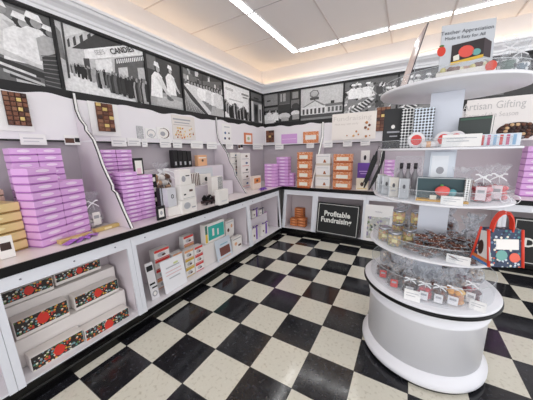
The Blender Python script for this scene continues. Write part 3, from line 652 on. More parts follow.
f1 = L('white_block', 'plain white display block right of the small black frame', 'block', (168.5, 180.5, 206.5, 217), Wb, .06, (), Z0, plane=-.20)
L('gift_bag_box', 'pale grey gift bag with a dark round emblem on the white block', 'gift bag', (167.5, 176.5, 188, 206), mat('D3D3D8', .4), .07, [('o', .55, .55, .16, .12, BLK), ('o', .55, .55, .10, .08, SILV)], topz(f1), plane=f1[0]-.01)
f2 = L('black_box', 'black box standing left of the pale grey gift bag', 'gift box', (160, 165.5, 188, 208), BLK, .05, [(.1, .4, .0, 1, SILV)], Z0, plane=-.29)
fa = L('logo_carton', 'largest white logo carton at the bottom of the carton pile', 'carton', (182, 197, 199, 212.5), Wb, .10, [('o', .35, .55, .22, .25, SILV), (.65, .9, .3, .4, GRY)])
fb = L('logo_carton', 'white carton with dark marks, middle of the carton pile', 'carton', (181.5, 195.5, 184.5, 199), Wb, .09, [(.15, .3, .3, .4, BLK), (.55, .8, .5, .65, BRN), (.1, .9, .08, .11, GRY)], topz(fa), plane=fa[0]-.004)
L('logo_carton', 'white carton with a grey oval, on top of the carton pile', 'carton', (180, 191, 169.5, 184), Wb, .08, [('o', .3, .4, .18, .2, GRY), (.5, .85, .55, .62, BLK)], topz(fb), plane=fa[0]-.008)
f3 = L('checked_box', 'white box with black checked side behind the toy truck', 'gift box', (212, 223, 176.5, 197), Wb, .07, [(.55, .98, .45, .98, CHK)], Z0, plane=-.30)
L('white_carton', 'plain white carton at the right end of the middle bay', 'carton', (219.5, 228.5, 189.5, 204.5), Wb, .07, [(.2, .8, .2, .3, mat('DADADA', .5))])
# toy truck with black ribbon
f_ = fit('L', 203.5, 218, 191, 204, Z0); t = thing('toy_truck', 'small dark toy truck carrying a black bow in the middle bay', 'toy', (f_[0], f_[1], Z0), HP)
w_ = f_[3]; MB().box(-w_/2, w_/2, 0, .05, .018, .05, mat('3A2A2C', .4)).build('body', t, bevel=.004); MB().box(w_*.2, w_*.42, .002, .048, .0505, .08, mat('4A3436', .4)).build('cabin', t, bevel=.005)
for i, sx_ in enumerate((-.32, 0, .32)): MB().prism([(sx_*w_+.016*math.cos(k*math.pi/6), -.006, .017+.016*math.sin(k*math.pi/6)) for k in range(12)], (0, .005, 0), BLK).build('wheel', t)
t = thing('black_bow', 'large glossy black bow heaped on the toy truck', 'bow', (f_[0]-.03, f_[1]-.03, Z0+.052), HP); mb = MB()
for i in range(10):
    a = i*.63; mb.ribbon([(0, 0, .01), (.05*math.cos(a), .02*math.sin(a), .05), (.085*math.cos(a), .03*math.sin(a), .015), (.02*math.cos(a), .01*math.sin(a), .004)], .022, BLACK, (0, .3, 1))
mb.build('loops', t)
# big cellophane gift basket
g = Vector((-.552, .85, 1.021)); t = cello_bag('gift_basket', 'large gift basket wrapped in clear film with curly white ribbons', 'gift basket', g.x, g.y, 1.0215, .112, .30, [BRN, PEACH, mat('C89A6A', .5), Wb], HP, None, mat('F2F2F4', .3))
mb = MB(); R = random.Random(6)
for i in range(7):
    a = i*.9; c_ = [(0, -.02, .21)]+[(math.sin(a)*.016*k+.008*math.cos(k*1.9), -.03-.008*k, .21+math.cos(a)*.014*k-.0016*k*k) for k in range(1, 9)]; mb.ribbon(c_, .012, WR if 'WR' in globals() else mat('F1F1F3', .35), (.5, .5, .7))
mb.build('curled_ribbons', t)
MB().lathe([(.07, 0), (.085, .05), (.088, .052), (.088, .002)], mat('8F6A45', .7), (0, 0, .001), 18).build('basket', t)
L('acrylic_card', 'white card in a black frame leaning on the lilac boxes', 'sign', (133.5, 143.5, 158, 172), BLK, .012, [(.15, .85, .05, .85, Wb), (.3, .7, .05, .4, mat('EFC6D6', .5))], Z0+11*.0371+.002, plane=-.375)
for i in range(3):
    L('black_white_box', 'narrow black box with a white label, %s of three beside the lilac column' % ('lowest', 'middle', 'highest')[i], 'gift box', (153, 157, 203-14*i, 215-14*i) if i == 0 else (153, 157, 203-14*i, 215-14*i), BLK, .05, [(.0, .55, .2, .8, Wb)], Z0+i*.087, plane=-.42, group='narrow black boxes') if False else None
x_, y_ = -.44, .665
for i in range(4):
    t = thing('narrow_black_box', 'narrow black box with white label beside the lilac column, %s' % ('lowest', 'second from the bottom', 'third from the bottom', 'topmost')[i], 'gift box', (x_, y_, Z0+i*.1), HP, 'narrow black boxes')
    MB().box(-.022, .022, -.03, .03, 0, .0985, BLK).build('box', t, bevel=.002); MB().box(-.02, .008, -.0312, -.0302, .03, .07, Wb).build('printed_label', t)
# bay after divider B
for c, (u0, u1, v0, v1, pl) in enumerate(((231, 240.5, 152.5, 182, -.72), (241.5, 250.5, 153, 189, -.60))):
    F = list(fitp('L', u0, u1, v0, v1, pl)); F[4] -= max(0, Z0+.02-F[2]); F[2] = max(F[2], Z0+.02); n = 5; hh = F[4]/n
    riser(pl-.10, pl+.004, F[1]-F[3]/2-.01, F[1]+F[3]/2+.01, F[2], 'white block under the %s column of logo boxes past the far divider' % ('left', 'right')[c])
    for i in range(n):
        good('logo_gift_box', 'white gift box with tiny dark logo, %s of the %s column past the far divider' % (('lowest', 'second', 'middle', 'fourth', 'topmost')[i], ('left', 'right')[c]), 'gift box', (pl, F[1], F[2]+i*hh+.0005, F[3], hh-.002), 'L', Wb, .09, [('o', .6, .55, .13, .15, (BLK, mat('3A5A8A', .5), BRN)[(i+c) % 3]), (.12, .85, .12, .18, (GRY, REDM, BLK)[(i*2+c) % 3])], group='white logo boxes past the far divider')
L('peach_card', 'small peach label box near the corner', 'gift box', (253.5, 261, 176, 189), mat('E9D9CC', .5), .06, [(.1, .95, .45, .85, mat('D98A4E', .5)), ('o', .5, .65, .15, .1, BRN)])
g = on(263, 190, 2, Z0); t = thing('purple_bow', 'bright purple bow lying in the corner of the left counter', 'bow', (g.x, g.y, Z0), HP); mb = MB()
for i in range(9):
    a = i*.7; mb.ribbon([(0, 0, .006), (.06*math.cos(a), .03*math.sin(a), .035), (.10*math.cos(a), .05*math.sin(a), .012)], .03, PUR, (-math.sin(a), math.cos(a), .3))
mb.build('loops', t)
# back counter goods
Bk('cream_box', 'cream box with a small brown picture at the counter front', 'gift box', (356, 368, 178.5, 190), mat('F2E7D2', .5), .06, [('o', .5, .5, .15, .18, BRN), (.1, .9, .1, .16, GOLD)])
riser(1.10, 1.33, 3.15, 3.26, .94, 'low white step carrying the purple box'); riser(1.10, 1.33, 3.262, 3.40, 1.18, 'high white step carrying the small logo card')
Bk('purple_box', 'bright purple box with pale lettering on the low white step', 'gift box', (357.5, 370, 163, 174.5), PUR, .05, [(.15, .85, .5, .56, mat('C9A6E6', .5)), (.25, .75, .38, .43, mat('C9A6E6', .5))], .942, plane=3.17)
Bk('logo_card', 'small white card with a dark logo on the high white step', 'sign', (361, 369.5, 150.5, 159), Wb, .03, [('o', .5, .5, .15, .18, BLK)], 1.182, plane=3.28)
Bk('penguin_card', 'small pale card with a dark mark at the front edge of the counter', 'sign', (373, 379, 182, 197), mat('E9E2EA', .4), .006, [('o', .5, .25, .18, .08, BLK)], Z0, plane=2.93)
# black ribbons drooping beside divider D
t = thing('black_ribbon_bunch', 'bunch of drooping black ribbons left of the round stand', 'ribbon', on(376, 152, 1, 2.89), 0); o = t.location
def dl(pts, w, yy=2.89):
    mb = MB(); mb.ribbon([on(u, v, 1, yy)-o for u, v in pts], w, BLK, (1, 0, 0), .006); return mb
dl([(377, 151), (375, 160), (371, 170), (367, 180), (364, 188)], [.02, .06, .055, .05, .015]).build('ribbon', t)
dl([(384, 150), (383, 158), (381, 165), (377, 174), (373, 182), (369, 190)], [.03, .045, .03, .05, .045, .012], 2.88).build('ribbon', t)
dl([(374, 155), (372, 163), (368, 173), (362, 186)], [.01, .05, .03, .008], 2.868).build('ribbon', t)
MB().tube([on(377, 151, 1, 2.89)-o, on(379, 146, 1, 2.90)-o, on(384, 150, 1, 2.88)-o], .004, BLK).build('knot_cord', t)

# ---------------------------------------------------------------- things on the header boards
def H_(side, name, label, cat, px, m, decals=(), d=.006, off=.008, group=None):
    pl = (-.80+off) if side == 'L' else (3.462-off)
    f_ = fitp(side, *px, pl); return good(name, label, cat, f_, side, m, d, decals, group=group, bevel=.001), f_
def assortment(side, px, nx, ny, label, gold, tray='4A2A1E'):
    t, f_ = H_(side, 'chocolate_assortment', label, 'chocolates', px, mat(tray, .5), (), .004, .024)
    w_, h_ = f_[3], f_[4]; R = random.Random(nx*ny); cw, ch = w_/nx, h_/ny
    for i in range(nx):
        for j in range(ny):
            m_ = GOLD if (i, j) in gold else R.choice((mat('5C3526', .35), mat('7A4A33', .35), mat('3B221B', .35), mat('8E6248', .4)))
            mb = MB(); a, b2 = (i-nx/2+.5)*cw, (j+.5)*ch
            mb.prism([(a-cw*.4, -.0005, b2-ch*.4), (a+cw*.4, -.0005, b2-ch*.4), (a+cw*.4, -.0005, b2+ch*.4), (a-cw*.4, -.0005, b2+ch*.4)], (0, -.008, 0), m_); mb.build('chocolate', t, bevel=.003)
H_('L', 'backing_board', 'white board behind the nearest chocolate assortment', 'board', (-6, 31, 92, 131), CARD, d=.004, off=.012)
assortment('L', (5, 29, 92.5, 125.5), 4, 7, 'dark chocolate assortment with three gold pieces, nearest on the left header', {(2, 5), (2, 3), (2, 1)})
H_('L', 'backing_board', 'white board behind the second chocolate assortment', 'board', (90, 119, 103, 136), CARD, d=.004, off=.012)
assortment('L', (97, 114, 103.5, 131.5), 3, 7, 'mixed milk chocolate assortment right of the nearest divider', {(1, 5), (2, 3), (1, 1), (0, 6)}, '6A4330')
assortment('B', (266, 274, 130.5, 142.5), 3, 5, 'small brown chocolate assortment on the back header near the corner', {(1, 2)}, '6A4330')
assortment('B', (376, 390, 107, 131), 3, 7, 'reddish chocolate assortment right of the cream fundraising sign', {(1, 4)}, '5A2A20')
H_('L', 'grey_card', 'small grey patterned card on the left header', 'sign', (137, 143.5, 126, 138.5), spots('greyprint', 'BDBDBF', ['8A8A8E', 'E6E6E6'], 140, .4))
H_('L', 'oval_dish', 'white card with a pale oval dish, left of the grey ringed one', 'sign', (145.5, 156, 128.5, 138.5), CARD, [('o', .55, .5, .42, .42, GRY), ('o', .55, .5, .36, .34, Wb), ('o', .5, .35, .2, .15, SILV)])
H_('L', 'ringed_card', 'white card with a dark ringed circle on the left header', 'sign', (157, 169.5, 127.5, 139), CARD, [('o', .55, .5, .44, .46, BRN), ('o', .5, .5, .40, .42, Wb), ('o', .45, .45, .2, .2, GRY)])
t, f_ = H_('L', 'caramel_bag', 'large clear bag picture of orange caramels on the left header', 'bag', (172.5, 195, 116, 139.5), mat('E5DFDA', .4), [(.05, .8, .80, .86, GRY), (.1, .75, .68, .72, GRY), (.05, .85, .58, .62, mat('C9C0BA', .5))])
mb = MB(); R = random.Random(4)
for i in range(34): mb.ball((R.uniform(-.40, .40)*f_[3], -.004, R.uniform(.06, .5)*f_[4]), .011, R.choice((mat('D9853F', .4), mat('B05A28', .4), mat('F0D080', .4), mat('EAD9C0', .4))), 6, 4, (1, .5, 1))
o_ = mb.build('caramels', t, True); o_['kind'] = 'stuff'
H_('L', 'dotted_card', 'tall white card with dark dots right of the far divider', 'sign', (222.5, 231.5, 124, 142), CARD, [('o', .3, .5, .10, .07, mat('4A6A9A', .5)), ('o', .7, .5, .08, .05, BLK), ('o', .25, .2, .10, .07, mat('2A3A6A', .5)), ('o', .7, .2, .09, .07, BRN), (.2, .8, .8, .86, SILV)])
H_('L', 'framed_card', 'small orange framed card on the left header near the corner', 'frame', (244.3, 252.5, 133, 144), mat('D98255', .5), [(.2, .85, .18, .82, Wb), ('o', .5, .5, .15, .15, mat('B5C29A', .5))])
H_('B', 'lilac_card', 'plain lilac card on the back header', 'sign', (281.3, 297, 134, 143.5), mat('D6A6DE', .5), [(.05, .95, .45, .5, LILACL)])
H_('B', 'orange_card', 'orange bordered card with white centre on the back header', 'frame', (303, 318.5, 131.5, 143), ORG, [(.15, .85, .3, .7, Wb)])
def tags(side, lst, dark=()):
    for i, (a, b_, c, d) in enumerate(lst):
        H_(side, 'price_card', TAGL[side][i], 'price card', (a, b_, c, d), CARD, [(.12, .88, .55, .66, mat('C8C8CC', .5), 'printed_line'), (.12, .7, .3, .38, mat('C8C8CC', .5), 'printed_line')] if i not in dark else [(.03, .45, .2, .7, BRN), (.48, .97, .3, .75, BLK)], .003, .006, 'price cards under the %s header' % ('left' if side == 'L' else 'back'))
TAGL = {'L': ['wide white price card above the big lilac tower', 'white price card with dark printed logo near the nearest divider', 'pair-left white price card right of the nearest divider', 'white price card just right of the pair-left one above the second lilac stack', 'white price card under the white oval dish card', 'white price card above the black gift boxes', 'white price card above the small peach box', 'white price card just left of the far divider', 'white price card under the tall dotted card', 'white price card between the dotted card and the orange framed card', 'white price card with dark marks right of the orange frame', 'last white price card on the left header, nearest the corner'],
        'B': ['white price card between the assortment and the lilac card', 'white price card under the orange bordered card', 'white price card just right of the back divider', 'white price card under the middle of the cream sign', 'white price card under the right of the cream sign']}
tags('L', [(20, 46.5, 134, 145), (64.5, 85.5, 135.5, 145), (111.5, 126.5, 137.5, 146.5), (127.5, 140.5, 138, 146), (142, 147.5, 139, 147), (160, 171, 139.5, 147.5), (173, 182, 140, 148), (191, 203, 141, 148.5), (207, 218, 142, 149), (226, 233, 142.5, 149), (238, 243, 143, 149.5), (253, 263, 143.5, 149.5)], (1, 10))
tags('B', [(275, 283.5, 143, 149.5), (306.5, 314, 142, 148), (323.5, 332.5, 140.5, 147.5), (343, 352, 139, 146.5), (360.5, 370, 138.5, 145.5)])
# cream fundraising sign standing before the back header
pl = 3.43
f_ = fitp('B', 332, 376, 112.5, 139.5, pl); t = good('header_sign', 'cream sign with faint lettering and scattered chocolates on the back header', 'sign', f_, 'B', mat('F3EDE6', .6), .01, bevel=.001); W_, H2 = f_[3], f_[4]
text('Fundraising', H2*.25, mat('DCD5CE', .6), t, (-.04*W_, -.0012, H2*.80), sx=1.25); text('Made easy with candy', H2*.10, mat('D2CAC2', .6), t, (-.16*W_, -.0012, H2*.60), sx=1.)
mb = MB(); R = random.Random(8)
for u, v, r_ in ((.80, .60, .04), (.86, .50, .035), (.78, .42, .04), (.84, .36, .03), (.58, .30, .03), (.52, .14, .035), (.63, .18, .025), (.37, .16, .02), (.80, .10, .035), (.88, .12, .02)):
    mb.ball(((u-.5)*W_, -.004, v*H2), r_*W_*.8, R.choice((mat('C98A55', .4), mat('7A4A33', .4), mat('E5B87A', .4))), 8, 5, (1, .3, 1))
o_ = mb.build('chocolate_picture', t, True); o_['kind'] = 'stuff'
f_ = fitp('B', 465, 540, 97, 141, pl); t = good('header_sign', 'white gifting sign with grey lettering and a round chocolate assortment, right end', 'sign', f_, 'B', mat('F1EDEA', .6), .01, bevel=.001); W_, H2 = f_[3], f_[4]
text('Artisan Gifting', H2*.24, mat('C6C3C2', .6), t, (-.13*W_, -.0012, H2*.83), sx=.80); text('Pieces of the Season', H2*.15, mat('CCC8C6', .6), t, (-.15*W_, -.0012, H2*.62), sx=.8)
mb = MB(); cxp, czp, rp = .24*W_, .22*H2, .27*W_
mb.prism([(cxp+rp*math.cos(k*math.pi/16), -.0004, czp+rp*.55*math.sin(k*math.pi/16)) for k in range(32)], (0, -.002, 0), mat('3A2320', .5)); mb.build('assortment_tray', t)
R = random.Random(2)
for i in range(-3, 4):
    for j in range(-2, 3):
        if (i/3.6)**2+(j/2.7)**2 < 1:
            MB().ball((cxp+i*rp*.27+(j % 2)*.01, -.006, czp+j*rp*.2), rp*.12, R.choice((mat('4A2C22', .35), mat('6B4230', .35), mat('D9B58A', .4), mat('33201A', .35))), 8, 5, (1, .5, .85)).build('chocolate', t, True)

# ================================================================ LOWER CABINETS
ZF = ZK+.013
APPLE = spots('apple_carton_print', '2B2422', ['E8E2D0', 'C94436', '4F8C86', 'E0B040', '8FA6AE', '2B2422', 'D8743A', '5B7A3A'], 70, .46, .5)
def carton(corners, pl, label, rows, depth, zb=None):
    """white carton with a printed front: corners TL,TR,BR,BL in the photograph"""
    P = [on(u, v, 0, pl) for u, v in corners]; y0 = max((P[0].y+P[3].y)/2, -.512); y1 = min((P[1].y+P[2].y)/2, .168); z1 = (P[0].z+P[1].z)/2; z0 = (P[2].z+P[3].z)/2
    if zb is not None: z0b = zb
    else: z0b = z0-.02
    w_ = y1-y0; t = thing('fundraising_carton', label, 'carton', (pl, (y0+y1)/2, z0b), HP, 'cartons with an apple print')
    mb = MB(); mb.box(-w_/2, w_/2, 0, depth, 0.001, z1-z0b, mat('EDE7E2', .5)); mb.build('box', t, bevel=.003)
    a, b_ = z0-z0b, z1-z0b
    MB().box(-w_/2+.004, w_/2-.004, -.0016, -.0004, a+.004, b_-.002, APPLE).build('printed_front', t)
    ap = MB(); hh = b_-a; cz = (a+b_)/2; r = hh*.34
    ap.prism([(r*(.80+.08*math.cos(2*q))*math.cos(q), -.0018, cz+r*(1.12+.1*math.sin(q))*math.sin(q)-(.10*r if math.sin(q) < 0 else -.02*r*abs(math.cos(q)))) for q in [k*math.pi/10 for k in range(20)]], (0, -.001, 0), mat('D8392E', .45)); ap.build('red_apple', t)
    lf = MB(); lf.prism([(0, -.003, cz+r*.9), (r*.5, -.003, cz+r*1.25), (r*.15, -.003, cz+r*.85)], (0, -.0005, 0), mat('4E8A3A', .5)); lf.build('apple_leaf', t); return t
DB = mat('EAE4E0', .5)
def plinth(y0, y1, x0, x1, z1, label):
    t = tag(loc(MB().box(x0, x1, y0, y1, ZF, z1, DB), ((x0+x1)/2, (y0+y1)/2, ZF)).build('display_step', bevel=.004), label, 'step'); t.location = ((x0+x1)/2, (y0+y1)/2, ZF)
cl = -.135
carton([(84.5, 329.5), (128.7, 308.7), (130, 320), (86, 342)], -.150, 'white carton with apple print, bottom row right, nearest the floor', 0, .09, ZF)
carton([(29.3, 358), (83, 330.5), (85, 343), (32.3, 370.8)], -.150, 'white carton with apple print, bottom row left, nearest the floor', 0, .09, ZF)
c2 = carton([(73.8, 297.5), (117.5, 278.8), (118.8, 288), (75.8, 309)], -.262, 'white carton with apple print, middle row right', 1, .09)
c3 = carton([(11.3, 323), (67.5, 300), (69.5, 312.5), (16.3, 338)], -.262, 'white carton with apple print, middle row left', 1, .09)
c4 = carton([(54, 275), (100, 259), (101, 266), (56, 284)], -.372, 'white carton with apple print, back row right, half hidden by the rail', 2, .09)
c5 = carton([(0, 295), (52, 276), (54, 286), (2, 307)], -.372, 'white carton with apple print, back row left, half hidden by the rail', 2, .09)
plinth(-.515, .165, -.352, -.262+.012, min(c2.location.z, c3.location.z)-.001, 'white step carrying the middle row of apple cartons')
plinth(-.515, .165, -.462, -.360, min(c4.location.z, c5.location.z)-.001, 'white step carrying the back row of apple cartons')
for c in (c2, c4):
    pass
# tins and cartons in the second cabinet
def cube(px, pl, z, label, top, mark, d=.075):
    f_ = fitp('L', *px, pl, z); w_, h_ = f_[3], f_[4]
    good('treat_box', label, 'treat box', f_, 'L', mat('F0EDEA', .45), d, [(0.02, .98, .84, .99, top), (0.02, .98, .02, .12, top), ('o', .5, .5, .26, .22, SILV), ('o', .6, .42, .13, .10, mark)], group='red and white treat boxes')
    return f_
RB = mat('D8433F', .4); OB = mat('E9A878', .45); YB_ = mat('D9B545', .45)
def col(u0, u1, vs, pl, nm, tops):
    z = ZF+.001; w0 = fitp('L', u0, u1, vs[0], vs[0]+10, pl, z)
    for i in range(len(tops)):
        hh = w0[4] if i == 0 else w0[4]
        good('treat_box', 'white banded treat box, %s in the %s column' % (('lowest', 'second up', 'third up', 'fourth up')[i], nm), 'treat box', (pl, w0[1], z, w0[3], vs[1]), 'L', mat('F0EDEA', .45), .075, [(0.02, .98, .74, .99, tops[i]), (0.02, .98, .02, .10, tops[i]), ('o', .45, .45, .26, .22, SILV), ('o', .6, .36, .13, .10, BRN)], group='treat boxes with coloured bands'); z += vs[1]+.001
col(186.5, 195.5, (270, .098), -.20, 'middle', [YB_, YB_, OB]); col(196.3, 204.5, (266, .095), -.20, 'right', [RB, RB, RB])
col(175, 186, (270, .098), -.24, 'left of middle', [OB, OB, OB]); col(156.5, 172, (270, .098), -.27, 'far left', [OB, RB, RB, RB][:4])
col(186, 196, (262, .098), -.33, 'rear', [OB, OB, OB, RB])
f_ = fit('L', 163.5, 186, 257, 296, ZF+.001)
def leaning(name, label, cat, px, pl, m, decals=(), side='L', z=ZF+.002, d=.004, tilt=.16):
    f_ = fitp(side, *px, pl, z); return good(name, label, cat, f_, side, m, d, decals, tilt=tilt, bevel=.0005)
leaning('paper_notice', 'sheet of white paper with faint print leaning before the treat boxes', 'notice', (164, 187, 258, 291), -.135, mat('F3F3F6', .4), [(.2, .8, .72, .76, SILV), (.15, .85, .60, .63, mat('E6C7C9', .5)), (.15, .85, .50, .53, mat('E6C7C9', .5)), (.25, .75, .38, .42, SILV), (.55, .75, .78, .84, mat('D6DDA0', .5))])
leaning('brochure', 'white brochure with black and grey marks at the left of the treat boxes', 'brochure', (150, 158, 263, 298), -.16, mat('E8E6E8', .4), [(.1, .9, .78, .92, BLK), (.1, .8, .40, .45, BLK), (.3, 1., .30, .34, BLK), ('o', .5, .15, .35, .08, GRY), ('o', .5, .15, .2, .05, Wb)])
plinth(1.03, 1.36, -.30, -.20, ZF+.26, 'white block with yellow side under the teal box')
f_ = fitp('L', 204.5, 224.5, 222, 236, -.205, ZF+.262); good('teal_box', 'teal and white box in the second cabinet', 'gift box', f_, 'L', Wb, .07, [(.16, .97, .12, .86, TEAL), (.02, .12, .05, .5, YEL), (.02, .12, .5, .95, mat('4A7A6A', .5)), (.35, .45, .3, .7, Wb), (.6, .68, .25, .6, Wb)])
leaning('brochure', 'blue-grey brochure with a picture of dark chocolates leaning below the teal box', 'brochure', (217.5, 232.5, 238, 262), -.15, mat('D3DCE6', .4), [(.22, .9, .18, .58, mat('7A4A44', .5), 'chocolate_picture'), (.3, .8, .68, .74, mat('8FC0D0', .5)), (.1, .9, .04, .08, PEACH)])
def small(px, pl, z, label, dec=((.3, .7, .3, .5, BRN),)):
    f_ = fitp('L', *px, pl, z); good('sweets_box', label, 'sweets box', f_, 'L', Wb, .07, [tuple(q) for q in dec]); return f_
f_ = small((225.5, 234, 236, 252), -.30, ZF+.001, 'plain white sweets box hidden low behind the brochure')
small((225.5, 234, 220, 231), -.30, topz(f_), 'white sweets box with brown marks right of the teal box', [('o', .3, .4, .12, .12, BRN), ('o', .7, .6, .12, .12, PEACH), (.1, .9, .85, .9, SILV)])
small((232.5, 242, 237, 252), -.19, ZF+.001, 'white sweets box with tan marks at the right of the second cabinet', [('o', .35, .5, .14, .14, PEACH), (.1, .9, .85, .92, GRY), (.6, .9, .2, .35, BRN)])
# third cabinet: ribboned gift boxes
def ribboned(px, pl, z, label, rc):
    f_ = fitp('L', *px, pl, z); w_, h_ = f_[3], f_[4]
    t = good('ribboned_gift_box', label, 'gift box', f_, 'L', Wb, .07, [(.60, .85, 0, 1, rc, 'ribbon'), ('o', .3, .4, .10, .10, BRN)]); mb = MB()
    for s_ in (-1, 1): mb.ribbon([(w_*.22, .02, h_+.002), (w_*(.22+s_*.3), .02, h_+.02), (w_*(.22+s_*.35), .02, h_+.004)], .02, rc, (0, 1, 0))
    mb.build('bow', t); return f_
a = ribboned((252.5, 258.5, 228, 240), -.16, ZF+.001, 'white gift box with purple ribbon, front left in the third cabinet', PUR)
b2 = ribboned((261.5, 268, 224, 237), -.16, ZF+.001, 'white gift box with purple ribbon, front right in the third cabinet', PUR)
riser(-.40, -.29, 1.95, 2.62, .40, 'white shelf block at the back of the third cabinet', ZF)
ribboned((252.5, 258.5, 210, 222), -.30, .4015, 'white gift box with purple ribbon, upper left in the third cabinet', PUR)
ribboned((259.5, 264, 209.5, 219), -.30, .4015, 'white gift box with a dark dot, upper middle in the third cabinet', mat('3A3A5A', .4))
f_ = fitp('L', 270, 282.5, 208, 222, -.30, .4015); good('lilac_gift_bag', 'pale lilac gift bag at the far end of the third cabinet', 'gift bag', (f_[0], min(f_[1], 2.56), f_[2], min(f_[3], .22), f_[4]), 'L', mat('D9B8DA', .4), .07, [(.2, .3, .1, .9, mat('B98ABF', .4)), (.55, .6, .1, .8, mat('F0DDF0', .4))])
# corner back cabinet: orange boxes
def obx(px, pl, n, desc):
    f_ = fitp('B', *px, pl, ZF+.001); hh = f_[4]/n
    p = box_proto('candy_box', 'candy box', f_[3], .11, hh-.0008, mat('CF7A45', .5), mat('8E4A26', .5), mat('E8A878', .5)); p['label'] = 'orange candy box'
    stack(p, 'B', f_[0], pl+.06, ZF+.001, n, hh-.0006, 0, desc, 'orange boxes in the corner cabinet', .001); kill(p)
obx((294.5, 303, 208.5, 224), 3.06, 7, 'the rear orange stack in the corner cabinet'); obx((290, 296.8, 218.5, 227), 2.93, 3, 'the front left orange stack in the corner cabinet'); obx((297.3, 305, 218.5, 227.5), 2.93, 3, 'the front right orange stack in the corner cabinet')
# black signs
def bsign(x0, x1, z0, z1, y, label, lines, size, tl=.15):
    w_, h_ = x1-x0, z1-z0; t = thing('black_sign', label, 'sign', ((x0+x1)/2, y, z0), 0); t.rotation_euler = (-tl, .02, 0)
    MB().box(-w_/2, w_/2, 0, .012, 0, h_, mat('101212', .6)).build('board', t)
    def ringm(a, b_, m, yy):
        mb = MB(); o4 = [(-w_/2+a, h_-a), (w_/2-a, h_-a), (w_/2-a, a), (-w_/2+a, a)]; i4 = [(-w_/2+b_, h_-b_), (w_/2-b_, h_-b_), (w_/2-b_, b_), (-w_/2+b_, b_)]
        vs = [(p_[0], y_, p_[1]) for y_ in (yy, yy-.001) for p_ in o4+i4]
        mb.add(vs, [(i, (i+1) % 4, 4+(i+1) % 4, 4+i) for i in range(4)]+[(8+i, 12+i, 12+(i+1) % 4, 8+(i+1) % 4) for i in range(4)]+[(i, 8+i, 8+(i+1) % 4, (i+1) % 4) for i in range(4)]+[(4+i, 4+(i+1) % 4, 12+(i+1) % 4, 12+i) for i in range(4)], m); return mb
    ringm(.022, .030, mat('CFCFCB', .5), -.0003).build('white_border', t)
    for s_, xx, zz in lines: text(s_, size, mat('E6E6E0', .5), t, (xx, -.0014, zz*h_), sx=.92, bold=.0035)
    return t
bsign(.515, 1.165, ZK+.003, .615, 2.794, 'black sign reading Profitable Fundraising below the back counter', [('Profitable', -.01, .655), ('Fundraising', -.02, .455)], .112)
bsign(2.80, 3.42, ZK+.003, .635, 2.794, 'black sign with a white letter D at the right, below the back counter', [('D', -.155, .47)], .14)
# framed catalogue page in the cabinet left of the stand
f_ = fitp('B', 363.5, 392, 206, 247, 2.796, ZK+.002); t = good('catalogue_page', 'white catalogue page with grey and green picture left of the round stand', 'poster', f_, 'B', mat('F2F0EE', .4), .006, [(.12, .9, .08, .68, spots('catalogprint', 'B9BAB4', ['8E7FA8', 'D8DAD6', '6E7F5A', 'C9BFAE', '4A4A50'], 28, .5), 'picture')], tilt=.15)
text('Holiday', .03, GRY, t, (0, -.002, f_[4]*.82))

# ================================================================ ROUND DISPLAY STAND
SX, SY = 1.888, 1.05
st = thing('round_display_stand', 'round white tiered display stand with drum base and clear shelf guards', 'display stand', (SX, SY, 0))
SW = mat('ECECF0', .3); N = 72
MB().lathe([(.34, .001), (.362, .001), (.362, .018), (.34, .018)], BLACK, n=N).build('toe_ring', st, True)
MB().lathe([(.34, .0185), (.372, .0185), (.376, .03), (.376, .055), (.366, .064), (.360, .078), (.348, .088), (.342, .10)], SW, n=N).build('plinth', st, True)
MB().lathe([(.34, .10), (.34, .405), (.347, .410), (.350, .418), (.347, .426), (.341, .432), (.341, .495), (.355, .503)], SW, n=N).build('drum', st, True)
MB().lathe([(.36, .5035), (.386, .5035), (.390, .510), (.390, .520), (.384, .5245), (.36, .5245)], BLACK, n=N).build('black_rim', st, True)
MB().lathe([(.36, .525), (.382, .525), (.384, .532), (.378, .540), (.01, .5415)], SW, n=N).build('tray', st, True)
ZA, ZB, ZCc, ZD = .812, 1.126, 1.416, 1.748
col_ = MB()
a_ = math.radians(-6)
Rm = Matrix.Rotation(a_, 3, 'Z')
col_.box(-.078, .078, -.05, .05, .542, ZD-.017, mat('DDE1EA', .25), Rm); col_.build('column', st)
for nm_, zt_, r_, th_ in (('shelf', ZA, .365, .012), ('shelf', ZB, .360, .012), ('shelf', ZCc, .352, .012), ('shelf', ZD, .360, .016)):
    MB().lathe([(.001, zt_-th_), (r_-.003, zt_-th_), (r_, zt_-th_+.003), (r_, zt_-.003), (r_-.003, zt_), (.001, zt_)], SW, n=N, cap=False).build(nm_, st, True)
def guard(r, z0, z1, a0=0, a1=360, nme='clear_guard'):
    mb = MB(); n = 60; full = a1-a0 >= 360; A = [math.radians(a0+(a1-a0)*k/n) for k in range(n+1)]
    vs = [(rr*math.cos(a), rr*math.sin(a), z) for a in A for rr, z in ((r, z0), (r, z1), (r-.003, z1), (r-.003, z0))]
    mb.add(vs, [(i*4+k, i*4+4+k, i*4+4+(k+1) % 4, i*4+(k+1) % 4) for i in range(n) for k in range(4)], ACR)
    o_ = mb.build(nme, st, True)
    e = MB(); e.tube([(math.cos(a)*(r-.0015), math.sin(a)*(r-.0015), z1) for a in A], .0018, ACRE, 6); e.build('guard_edge', o_, True)
guard(.345, .5425, .665); guard(.350, ZA+.0005, ZA+.075); guard(.348, ZB+.0005, ZB+.065); guard(.345, ZCc+.0005, ZCc+.045); guard(.350, ZD+.0005, ZD+.05)
def onz(u, v, z, rmax=.29):
    p = on(u, v, 2, z); d = Vector((p.x-SX, p.y-SY)); r = d.length
    if r > rmax: d *= rmax/r
    return SX+d.x, SY+d.y
def face(x, y): return math.atan2(y-CAM[1], x-CAM[0])-HP    # turned towards the aisle where one stands
